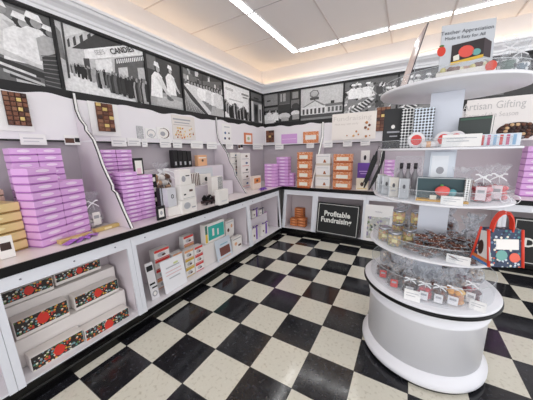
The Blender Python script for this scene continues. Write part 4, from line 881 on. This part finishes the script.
# ---- tray: clear bags of sweets
ZR = .5425
CH = [mat('5A3428', .35), mat('7B4A38', .35), mat('3E2620', .35)]; OR_ = [mat('E0A050', .4), mat('C97F3A', .4), mat('F0C27A', .4)]; RD = [mat('8A3038', .4), mat('C4404A', .4), mat('5A2430', .4)]; WT = [mat('C9B8A8', .5), mat('E5DCD0', .5), mat('8A6A58', .5)]
WR = mat('F1F1F3', .35)
BAGS = [(377, 276, CH, 'far left, with a red label', 1), (388, 287, CH, 'second from left, with a red label', 1), (406, 296, CH, 'front row, first with a white tag', 0), (423, 301, RD, 'front row, second with a white tag', 0), (440, 305, CH, 'front row, third with a white tag', 0), (458, 308, OR_, 'front row, holding orange sweets', 0), (484, 309, RD, 'right end of the front row', 0)]
for i, (u, v, fl, lb, red) in enumerate(BAGS):
    x, y = onz(u, v, ZR, .280)
    t = cello_bag('sweets_bag', 'clear bag of sweets on the stand tray, '+lb, 'bag of sweets', x, y, ZR, .048 if i != 5 else .056, .14 if i < 6 else .165, fl, face(x, y), mat('D93A34', .4) if red else mat('EDEBEE', .5), None if red else WR)
for i, (u, v, fl) in enumerate(((386, 262, WT), (398, 266, WT), (412, 270, CH), (428, 275, WT), (444, 276, CH), (462, 280, CH), (479, 288, WT), (496, 293, RD), (410, 256, WT), (470, 268, CH), (495, 276, WT))):
    x, y = onz(u, v+12, ZR, .20 if i < 8 else .12)
    ang = math.atan2(y-SY, x-SX)
    rr = .195 if i < 8 else .29; ang = math.radians((-168, -146, -124, -100, -78, -56, -34, -10, 150, 60, 20)[i])
    x, y = SX+rr*math.cos(ang), SY+rr*math.sin(ang)
    cello_bag('sweets_bag', 'untagged clear bag, %s in the inner row of the stand tray' % ('first from the left', 'second from the left', 'third from the left', 'fourth from the left', 'fifth from the left', 'sixth from the left', 'seventh from the left', 'eighth from the left', 'at the rear left', 'at the rear', 'at the rear right')[i], 'bag of sweets', x, y, ZR, .048, .16, fl, face(x, y), None, None, dense=True)
def slip(u0, u1, v0, v1, x, y, z, label, tilt=.15):
    d = (Vector((x, y, 0))-Vector(CAM)).to_2d().length
    q = Vector((x, y, z)); dep = (q-Vector(CAM)).dot(FW); w_ = (u1-u0)*dep/FPX; h_ = (v1-v0)*dep/FPX
    return good('price_card', label, 'price card', (x, y, z, w_, h_), 'B', CARD, .003, [(.12, .88, .66, .72, mat('B8B8BE', .5), 'printed_line'), (.12, .7, .42, .48, mat('B8B8BE', .5), 'printed_line')], rz=face(x, y), tilt=tilt, bevel=.0005)
def pol(deg, r): return SX+r*math.cos(math.radians(deg)), SY+r*math.sin(math.radians(deg))
x, y = pol(-104, .355); slip(408, 422, 294, 305, x, y, .5425, 'white price card at the front left of the stand tray')
x, y = pol(-52, .355); slip(476, 489, 302, 312, x, y, .5425, 'white price card before the right bag on the stand tray')
# ---- first shelf: jars, wrapped pieces
JG = clear('jar_glass', .14, 'EEF3F4', rough=.05)
def jar(x, y, z, label, fl, r=.043, h=.092):
    t = thing('sweets_jar', label, 'jar', (x, y, z), face(x, y), 'jars of gummy sweets')
    MB().lathe([(r*.9, .0006), (r, .006), (r, h*.80), (r*.86, h*.88), (r*.86, h*.9), (r*.82, h*.9), (r*.82, h*.86), (r*.94, h*.78), (r*.94, .008), (.001, .007)], JG, n=24, cap=False).build('glass', t, True)
    MB().lathe([(r*.9, h*.885), (r*.92, h*.89), (r*.92, h), (r*.88, h*1.02), (.001, h*1.02)], mat('B9BCC2', .25, .8), n=24, cap=False).build('lid', t, True)
    R = random.Random(int(x*900)); mb = MB()
    for lv in range(5):
        for k in range(7):
            a = k*.9+lv*.5; rr = 0 if k == 0 else r*.66; mb.ball((rr*math.cos(a), rr*math.sin(a), .014+lv*.0125), .0105, R.choice(fl), 6, 4)
    o_ = mb.build('sweets', t, True); o_['kind'] = 'stuff'
    MB().box(-r*.35, r*.35, -r-.0016, -r-.0004, h*.38, h*.60, mat('EDDFA0', .5)).build('jar_label', t)
GY = [mat('F0B420', .35), mat('E0902A', .35), mat('F6CF3A', .35), mat('C8B83A', .35)]
for (u, v, z, rm, lb) in ((383.5, 240, ZA, .305, 'jar of yellow gummy sweets, far left on the jar shelf'), (394, 245.5, ZA, .305, 'jar of yellow gummy sweets with a pale label, second in the lower row'), (408.5, 243, ZA, .290, 'jar of orange gummy sweets, right of the lower row'), (398.5, 222.5, ZA+.095, .27, 'jar of gummy sweets, left of the two stacked upper jars'), (416.5, 224, ZA+.095, .27, 'jar of gummy sweets, right of the two stacked upper jars')):
    x, y = onz(u, v, z+.001, rm-.01); jar(x, y, z+.001, lb, GY)
    if z > ZA+.01: jar(x, y, ZA+.001, ('supporting jar under the left upper jar' if 'left of' in lb else 'supporting jar under the right upper jar'), GY)
# clear packets of brown pieces lying in a heap
BR_ = spots('wrapped_brown', '5E3A2E', ['8A5A46', 'C4A898', '45261E', 'A4685C', 'E2D9D2', '6A3A30'], 120, .45, .25)
pk = thing('candy_packet', 'x', 'candy packet'); mb = MB(); w_, d_, h_ = .034, .022, .009
prof = []
for i in range(9):
    u = -1+i/4; s1 = (1-abs(u)**3)
    prof.append([(u*w_, v*d_*(.75+.25*s1), h_*(1+ sgn*s1*(1-v*v))) for sgn, v in ((1, -1), (1, -.5), (1, 0), (1, .5), (1, 1), (-1, .5), (-1, 0), (-1, -.5))])
vs = [p_ for r_ in prof for p_ in r_]; fs = [(i*8+k, i*8+(k+1) % 8, i*8+8+(k+1) % 8, i*8+8+k) for i in range(8) for k in range(8)]+[tuple(range(8))[::-1], tuple(range(64, 72))]
mb.add(vs, fs, BR_); mb.build('packet', pk, True)
mb = MB()
for s_ in (-1, 1): mb.v += []; 
mb.ribbon([(-w_*1.35, 0, h_), (-w_*.98, 0, h_), (w_*.98, 0, h_), (w_*1.35, 0, h_)], d_*2.1, CELLO2, (0, 1, 0), .0012); mb.build('clear_wrapper', pk)
R = random.Random(12); cnt = 0
for lv in range(6):
    for k in range(26-3*lv):
        a = -122+(100-6*lv)*(k+R.random())/(26-3*lv)+3*lv; r_ = R.choice((.150, .205, .255, .300)[:(4, 4, 3, 3, 2, 2)[lv]])+R.uniform(-.02, .02); x, y = pol(a, r_)
        o_ = dup(pk, (x, y, ZA+.002+lv*.016+R.uniform(0, .005)), R.uniform(0, 6.28), 'clear packet of brown candies in the loose heap on the jar shelf', 'brown candy packets heaped on the jar shelf')
        o_.rotation_euler = (R.uniform(-.4, .4), R.uniform(-.3, .3), R.uniform(0, 6.28))
kill(pk)
x, y = pol(-74, .354); slip(446, 465, 251, 260, x, y, ZA+.001, 'white price card before the brown candy packets')
# tall clear packs at the back right of the jar shelf
for i, (deg, r_, fl) in enumerate(((-30, .20, CH), (5, .22, RD), (60, .22, CH), (140, .22, WT))):
    x, y = pol(deg, r_); cello_bag('sweets_bag', 'tall clear bag of dark sweets on the jar shelf, %s' % ('behind the candy packets', 'farthest right', 'at the rear right', 'at the rear left')[i], 'bag of sweets', x, y, ZA+.001, .055, .20, fl, face(x, y), None, None, dense=True)
# ---- second shelf
for i in range(5):
    deg = -176+i*13; x, y = pol(deg, .318)
    good('silver_card_box', 'narrow silvery box with dark emblem on the second shelf, %s from the left' % ('first', 'second', 'third', 'fourth', 'fifth')[i], 'gift box', (x, y, ZB+.001, .052, .118), 'B', mat(('DCD6CC', 'B4B7BA', 'BFC2C4', 'D6D0C6', 'B0B3B7')[i], .35), .025, [('o', .5, .6, .14, .12, INK), (.25, .75, .3, .36, GRY), (.02, .10, 0, 1, SILV)], group='silvery boxes on the second shelf', rz=face(x, y))
def clearcase(name, label, x, y, z, w_, h_, d_, rz):
    t = thing(name, label, 'clear case', (x, y, z), rz)
    e = MB()
    for a, b_, c, d in ((-w_/2, -w_/2+.003, 0, d_), (w_/2-.003, w_/2, 0, d_)): e.box(a, b_, c, d, 0, h_, ACR).build('side_wall', t); e = MB()
    MB().box(-w_/2+.003, w_/2-.003, d_-.003, d_, 0, h_, ACR).build('back_wall', t)
    MB().box(-w_/2+.003, w_/2-.003, 0, d_-.003, 0, .003, ACR).build('floor_plate', t)
    f = MB()
    f.tube([(-w_/2, 0, 0), (-w_/2, 0, h_), (w_/2, 0, h_), (w_/2, 0, 0)], .0022, ACRE, 6); f.build('bright_edge', t); return t
x, y = pol(-140, .215); rz = face(x, y)
clearcase('acrylic_case', 'clear acrylic case with slim dark bottles on the second shelf', x, y, ZB+.001, .14, .24, .07, rz)
for i in range(3):
    dx, dy = rotv(-.038+.038*i, .032, rz); t = thing('slim_bottle', 'slim grey bottle with dark cap in the acrylic case, %s' % ('left', 'middle', 'right')[i], 'bottle', (x+dx, y+dy, ZB+.0055), rz, 'slim bottles in the acrylic case')
    MB().lathe([(.014, 0), (.016, .004), (.018, .12), (.008, .145), (.008, .160)], mat('8F8C90', .2), n=16).build('body', t, True); MB().lathe([(.010, .1605), (.010, .195)], mat('2F2A2E', .4), n=16).build('cap', t, True)
x, y = pol(-90, .112)
q_ = Vector((x, y, 1.2)); dep = (q_-Vector(CAM)).dot(FW)
t = good('acrylic_card_stand', 'pale card in a clear stand before the column on the second shelf', 'sign', (x, y-.02, ZB+.001, 20*dep/FPX, .265), 'B', mat('DDE5EE', .15), .005, [(.08, .75, .35, .92, mat('F4F8FC', .3)), ('o', .45, .6, .16, .08, GRY)], rz=face(x, y), tilt=.08)
# window box with an apple
a = on(428, 203, 2, ZB+.001); x, y = pol(-90, .285); rz = face(x, y)+.08; dep = (Vector((x, y, ZB))-Vector(CAM)).dot(FW); w_ = 43*dep/FPX; h_ = 24*dep/FPX
t = thing('apple_gift_box', 'open fronted gift box with a red apple on the second shelf', 'gift box', (x, y, ZB+.001), rz)
MB().box(-w_/2, w_/2, .055, .058, 0, h_, mat('2F4A50', .5)).build('back', t)
MB().box(-w_/2, w_/2, 0, .054, 0, .010, mat('E0A93A', .5)).build('base', t)
f = MB(); f.tube([(-w_/2, 0, .011), (-w_/2, 0, h_), (w_/2, 0, h_), (w_/2, 0, .011)], .003, ACRE, 6); f.build('frame', t)
MB().box(w_/2-.02, w_/2-.001, .02, .054, .011, h_, CHK).build('checked_side', t)
mb = MB(); mb.ball((.004, .022, .058), .028, mat('E8605A', .35), 16, 10, (1.25, .6, 1)); mb.build('apple', t, True); MB().ball((-.002, .022, .089), .008, mat('5FA85A', .4), 8, 4, (1, .5, .6)).build('apple_leaf', t, True)
MB().ball((.045, .022, .052), .020, mat('5FA0A8', .4), 12, 8, (1, .6, 1)).build('teal_sweet', t, True)
MB().box(-.052, -.022, .002, .006, .012, .036, mat('E9E2CF', .5)).build('cream_card', t)
x2, y2 = pol(-84, .352); slip(443, 461, 195, 204, x2, y2, ZB+.001, 'white price card before the apple gift box')
# red sweets at the right of the second shelf
for i, (deg, r_, h_, fl) in enumerate(((-66, .20, .18, RD), (-47, .26, .19, [mat('D23A44', .35), mat('E8A0A8', .4), mat('B02A34', .35)]), (-22, .28, .19, [mat('E05A60', .35), mat('F0D8DA', .4), mat('C84850', .35)]), (0, .24, .15, RD), (40, .22, .16, WT), (110, .2, .16, WT), (160, .25, .15, WT))):
    x, y = pol(deg, r_); cello_bag('sweets_bag', 'clear bag of reddish sweets on the second shelf, %s' % ('nearest the column', 'front right', 'right of the front right one', 'right edge', 'rear right', 'rear middle', 'rear left')[i], 'bag of sweets', x, y, ZB+.001, .05, h_, fl, face(x, y), mat('E6D8DC', .4) if i in (1, 2) else None, WR if i in (1, 2) else None)
x, y = pol(-30, .345)
t = thing('wire_glasses', 'pair of thin wire loops at the front right of the second shelf', 'wire loops', (x, y, ZB+.001), face(x, y))
for sx_ in (-.02, .02):
    MB().tube([(sx_+.017*math.cos(k*math.pi/8), 0, .022+.020*math.sin(k*math.pi/8)) for k in range(17)], .002, mat('EDEFF2', .25, .5), 6).build('loop', t, True)
MB().tube([(-.003, 0, .024), (.003, 0, .024)], .002, mat('EDEFF2', .25, .5), 6).build('bridge', t, True)
# ---- third shelf
x, y = pol(-170, .275); rz = face(x, y); dep = (Vector((x, y, ZCc))-Vector(CAM)).dot(FW)
t = good('black_gift_bag', 'matt black gift bag with a pale emblem on the third shelf', 'gift bag', (x, y, ZCc+.001, 17*dep/FPX, 38*dep/FPX), 'B', BLK, .05, [('o', .5, .55, .10, .05, Wb), (.2, .85, .40, .44, GRY), (.35, .75, .30, .33, GRY)], rz=rz)
for i, (deg, r_, w0, h0) in enumerate(((-150, .20, 17, 38), (-126, .19, 17, 38))):
    x, y = pol(deg, r_); dep = (Vector((x, y, ZCc))-Vector(CAM)).dot(FW)
    good('checked_gift_box', 'black and white checked gift box on the third shelf, %s' % ('beside the black bag', 'nearer the column')[i], 'gift box', (x, y, ZCc+.001, w0*dep/FPX, h0*dep/FPX), 'B', spots('houndstooth_big', ('F0F0EE', 'E4ECF4')[i], ['141416'], 58, .43, rnd=0.) if i == 0 else spots('diamond_check', 'DCE6F0', ['3A3C42'], 62, .38, rnd=0.), .045, [], rz=face(x, y))
def tin(deg, r_, label, zz=ZCc):
    x, y = pol(deg, r_); t = thing('round_tin', label, 'tin', (x, y, zz+.001), face(x, y), 'round tins on the third shelf')
    mb = MB(); rr = .042; mb.prism([(rr*math.cos(k*math.pi/16), 0, rr+rr*math.sin(k*math.pi/16)) for k in range(32)], (0, .022, 0), mat('E4E2E4', .3)); mb.build('tin_body', t, bevel=.003)
    mb = MB(); mb.prism([(.026*math.cos(k*math.pi/10), -.0006, rr+.028*math.sin(k*math.pi/10)) for k in range(20)], (0, -.001, 0), mat('D9332E', .4)); mb.build('red_apple_sticker', t)
tin(-118, .30, 'round pale tin with red sticker, left on the third shelf'); tin(-94, .22, 'round pale tin with red sticker, before the column'); tin(-80, .22, 'round pale tin with red sticker, behind the white price card')
for i, (deg, r_) in enumerate(((-106.5, .305), (-106, .262), (-108, .215))):
    x, y = pol(deg, r_); t = thing('foil_roll', 'white wrapped roll with tan ends lying on the third shelf, %s' % ('in front', 'behind the front one', 'nearest the column')[i], 'sweets roll', (x, y, ZCc+.018), face(x, y)+.2)
    MB().tube([(-.035, 0, 0), (-.028, 0, 0), (.028, 0, 0), (.035, 0, 0)], [.008, .016, .016, .008], mat('E7E2E2', .4), 12).build('wrapper', t, True); MB().tube([(-.010, 0, 0), (.010, 0, 0)], .0168, PEACH, 12).build('paper_band', t, True)
x, y = pol(-83, .346); slip(445, 476, 132.5, 145, x, y, ZCc+.001, 'large white price card on the third shelf')
x, y = pol(-54, .20); dep = (Vector((x, y, ZCc))-Vector(CAM)).dot(FW)
good('dark_green_box', 'dark green box standing behind the red stickered tin', 'gift box', (x, y, ZCc+.001, 26*dep/FPX, 29*dep/FPX), 'B', mat('16241E', .3), .05, [(.05, .95, .9, .96, mat('2F5A44', .4)), (.96, 1, 0, 1, Wb)], rz=face(x, y)-.1)
x, y = pol(-50, .29); dep = (Vector((x, y, ZCc))-Vector(CAM)).dot(FW)
t = good('striped_packet', 'clear packet with red and blue stripes at the right of the third shelf', 'packet', (x, y, ZCc+.001, 38*dep/FPX, 12*dep/FPX), 'B', mat('DCE4EE', .2), .02, [(.02+.12*i, .08+.12*i, .1, .9, (mat('C84A78', .4), mat('8FB4D4', .4), REDM)[i % 3]) for i in range(8)], rz=face(x, y))
# ---- top shelf
x, y, rz, w_, h_ = 1.932, .885, .20, .228, .292
t = good('teacher_sign', 'tall pale grey sign about teacher appreciation with a box picture on top shelf', 'sign', (x, y, ZD+.001, w_, h_), 'B', mat('C9CDD2', .45), .006, [], rz=rz, tilt=.10, bevel=.004)
text('Teacher Appreciation', h_*.085, mat('55585E', .5), t, (-.02*w_, -.0012, h_*.86), sx=1.02); text('Made it Easy for All', h_*.075, mat('55585E', .5), t, (-.05*w_, -.0012, h_*.765), sx=1.0)
pic = MB(); q = lambda u, v: ((u-.5)*w_, -.0012, v*h_)
pic.prism([q(.22, .32), q(.82, .40), q(.82, .70), q(.22, .64)], (0, -.001, 0), mat('30282A', .5)); pic.build('box_picture', t)
MB().prism([q(.82, .40), q(.95, .36), q(.95, .62), q(.82, .70)], (0, -.0012, 0), mat('4A4145', .5)).build('box_side_picture', t)
MB().prism([q(.22, .30), q(.82, .38), q(.82, .43), q(.22, .35)], (0, -.0024, 0), mat('E0B844', .5)).build('yellow_band', t)
def disc(u, v, a, b_, m, nme, y_=-.0026):
    MB().prism([((u-.5+a*math.cos(k*math.pi/8))*w_, y_, (v+b_*math.sin(k*math.pi/8))*h_) for k in range(16)], (0, -.001, 0), m).build(nme, t)
disc(.50, .51, .145, .10, mat('E2584C', .45), 'apple_picture'); disc(.69, .48, .08, .055, mat('6FA8A4', .45), 'teal_picture')
disc(.02, .56, .085, .085, mat('D8402F', .45), 'apple_picture'); disc(.02, .65, .05, .02, mat('4E7A3A', .5), 'leaf_picture')
MB().prism([q(.27, .37), q(.38, .385), q(.37, .48), q(.26, .45)], (0, -.0024, 0), mat('E9E6DA', .5)).build('card_picture', t)
# clear literature stand seen nearly edge-on
x, y = pol(-172, .26); t = thing('acrylic_sign', 'clear sign holder with a pinkish sheet, seen almost edge-on on top shelf', 'sign', (x, y, ZD+.001), 0)
o = Vector((x, y, ZD+.001)); qd = [on(405, 88.5, 1, .86), on(427, 23, 1, .86), on(415.5, 42, 1, 1.0), on(398, 86, 1, 1.0)]
qd[0].z = qd[3].z = ZD+.002
t.location = (1.66, .93, ZD+.001); o = t.location.copy()
mb = MB(); mb.prism([p_-o for p_ in qd], (.004, 0, 0), mat('DCC9C6', .12)); mb.build('sheet', t)
mb = MB(); mb.prism([p_-o+Vector((.0045, 0, 0)) for p_ in qd], (.004, 0, 0), ACR); mb.build('clear_cover', t)
mb = MB(); mb.tube([qd[0]-o+Vector((.006, -.002, .003)), qd[1]-o+Vector((.006, -.002, 0))], .003, mat('4A4448', .3), 6); mb.build('dark_edge', t)
x, y = pol(-140, .16); clearcase('acrylic_case', 'empty clear case between the two signs on the top shelf', x, y, ZD+.001, .12, .20, .07, face(x, y)-.2)
# open white box with sweets
x, y = pol(-84, .275); t = thing('open_sweets_box', 'open white box with tissue and pale wrapped sweets before the teacher sign', 'box', (x, y, ZD+.001), face(x, y)); 
w_ = .22; MB().box(-w_/2, w_/2, -.04, .04, 0, .028, mat('EDE8E2', .5)).build('box_base', t, bevel=.003)
for sgn in (-1, 1): MB().prism([(sgn*w_/2, -.04, .028), (sgn*w_/2, .04, .028), (sgn*w_*.30, .03, .075), ], (-sgn*.002, 0, 0), Wb).build('tissue_flap', t)
R = random.Random(3); mb = MB()
for i in range(13): mb.ball((-.085+i*.0142, R.uniform(-.025, .02), .036+R.uniform(0, .01)), .013, R.choice((mat('C8A89A', .4), mat('E6E0C0', .4), mat('D8CE8A', .4), mat('8A6A62', .4))), 7, 5)
o_ = mb.build('sweets', t, True); o_['kind'] = 'stuff'
disc_ = MB(); disc_.prism([(w_*.42+.02*math.cos(k*math.pi/8), -.0415, .02+.022*math.sin(k*math.pi/8)) for k in range(16)], (0, -.001, 0), mat('D9503F', .45)); disc_.build('red_apple_sticker', t)
for i, (deg, r_) in enumerate(((-42, .27), (-18, .28), (20, .25))):
    x, y = pol(deg, r_); t = cello_bag('tall_sweets_bag', 'tall clear bag with a grey green base on the top shelf, %s' % ('nearest the teacher sign', 'at the right edge', 'at the rear right')[i], 'bag of sweets', x, y, ZD+.001, .042, .17, [mat('E9E9EA', .4), mat('22242A', .4)], face(x, y), None, WR)
    MB().lathe([(.030, .001), (.032, .002), (.032, .06), (.030, .061)], mat(('5F7068', '6A7A86', '6A7A86')[i], .4), (0, 0, .001), 16).build('carton', t)
# ---- red trimmed tote bag hanging at the right of the jar shelf
TB = spots('tote_print', '33405A', ['C9D2DA', '4E8A8E', 'D8644A', '1E2638', 'E6E0D0', '6A86A4', '2A344C'], 75, .42, .6)
RT = mat('E0402A', .45)
tx, ty, tz = 2.133, .665, .868
t = thing('tote_bag', 'patterned tote bag with red trim and red handles hanging at the stand', 'tote bag', (tx, ty, tz), math.radians(24)); W2, H2 = .142, .170
D0, D1 = (-.030, .080), (0.004, .046)     # side outline: bottom, top
def side(x_, y0, y1, z0, z1):
    f = lambda z: (D0[0]+(D1[0]-D0[0])*z/H2, D0[1]+(D1[1]-D0[1])*z/H2)
    return [(x_, f(z0)[0]+y0, z0), (x_, f(z0)[1]-y1, z0), (x_, f(z1)[1]-y1, z1), (x_, f(z1)[0]+y0, z1)]
MB().prism(side(-W2/2, 0, 0, 0, H2), (W2, 0, 0), TB).build('bag_body', t)
for sx_ in (-W2/2, W2/2):
    q4 = side(sx_, 0, 0, 0, H2)
    MB().tube([q4[0], q4[3]], .006, RT, 8).build('red_trim', t, True); MB().tube([q4[1], q4[2]], .006, RT, 8).build('red_trim', t, True)
MB().prism(side(-W2/2-.0025, .006, .006, .03, H2-.004), (.002, 0, 0), mat('E2DFDC', .5)).build('white_side_panel', t)
MB().prism([(-W2/2-.003, .028+.016*math.cos(k*math.pi/8), .075+.036*math.sin(k*math.pi/8)) for k in range(16)], (-.001, 0, 0), mat('3A2018', .4)).build('brown_oval', t)
MB().prism(side(-W2/2-.0035, .004, .004, .014, .030), (.003, 0, 0), mat('D9773A', .5)).build('orange_strip', t); MB().prism(side(-W2/2-.0035, .004, .004, .0, .0135), (.003, 0, 0), mat('3A78B8', .5)).build('blue_strip', t)
D2 = .05
FT = math.atan2(D1[0]-D0[0], H2)
nch = len(t.children)
MB().box(-W2*.28, W2*.38, -.002, -.0004, H2*.48, H2*.76, Wb).build('white_label', t)
MB().box(-W2*.18, W2*.20, -.0028, -.0021, H2*.655, H2*.715, BLK).build('label_lettering', t); MB().box(-W2*.18, W2*.10, -.0028, -.0021, H2*.57, H2*.59, GRY).build('label_lettering', t)
MB().prism([(W2*.26+.022*math.cos(k*math.pi/8), -.001, .045+.022*math.sin(k*math.pi/8)) for k in range(16)], (0, -.001, 0), mat('E8644E', .45)).build('round_patch', t)
MB().prism([(-W2*.12+.024*math.cos(k*math.pi/8), -.001, .055+.024*math.sin(k*math.pi/8)) for k in range(16)], (0, -.001, 0), mat('6FA8A0', .45)).build('round_patch', t)
for c in list(t.children)[nch:]:
    c.rotation_euler = (-FT, 0, 0); c.location = (0, D0[0], 0)
for yy, dx, sp_ in ((D1[0]+.003, -.014, .042), (D1[1]-.003, .016, .040)):
    hp = [(dx-sp_, yy, H2-.01)]+[(dx+sp_*math.cos(math.pi-k*math.pi/8), yy, H2+.008+.070*math.sin(k*math.pi/8)) for k in range(9)]+[(dx+sp_, yy, H2-.01)]
    MB().ribbon(hp, .024, RT, (0, 1, 0), .002).build('handle', t)
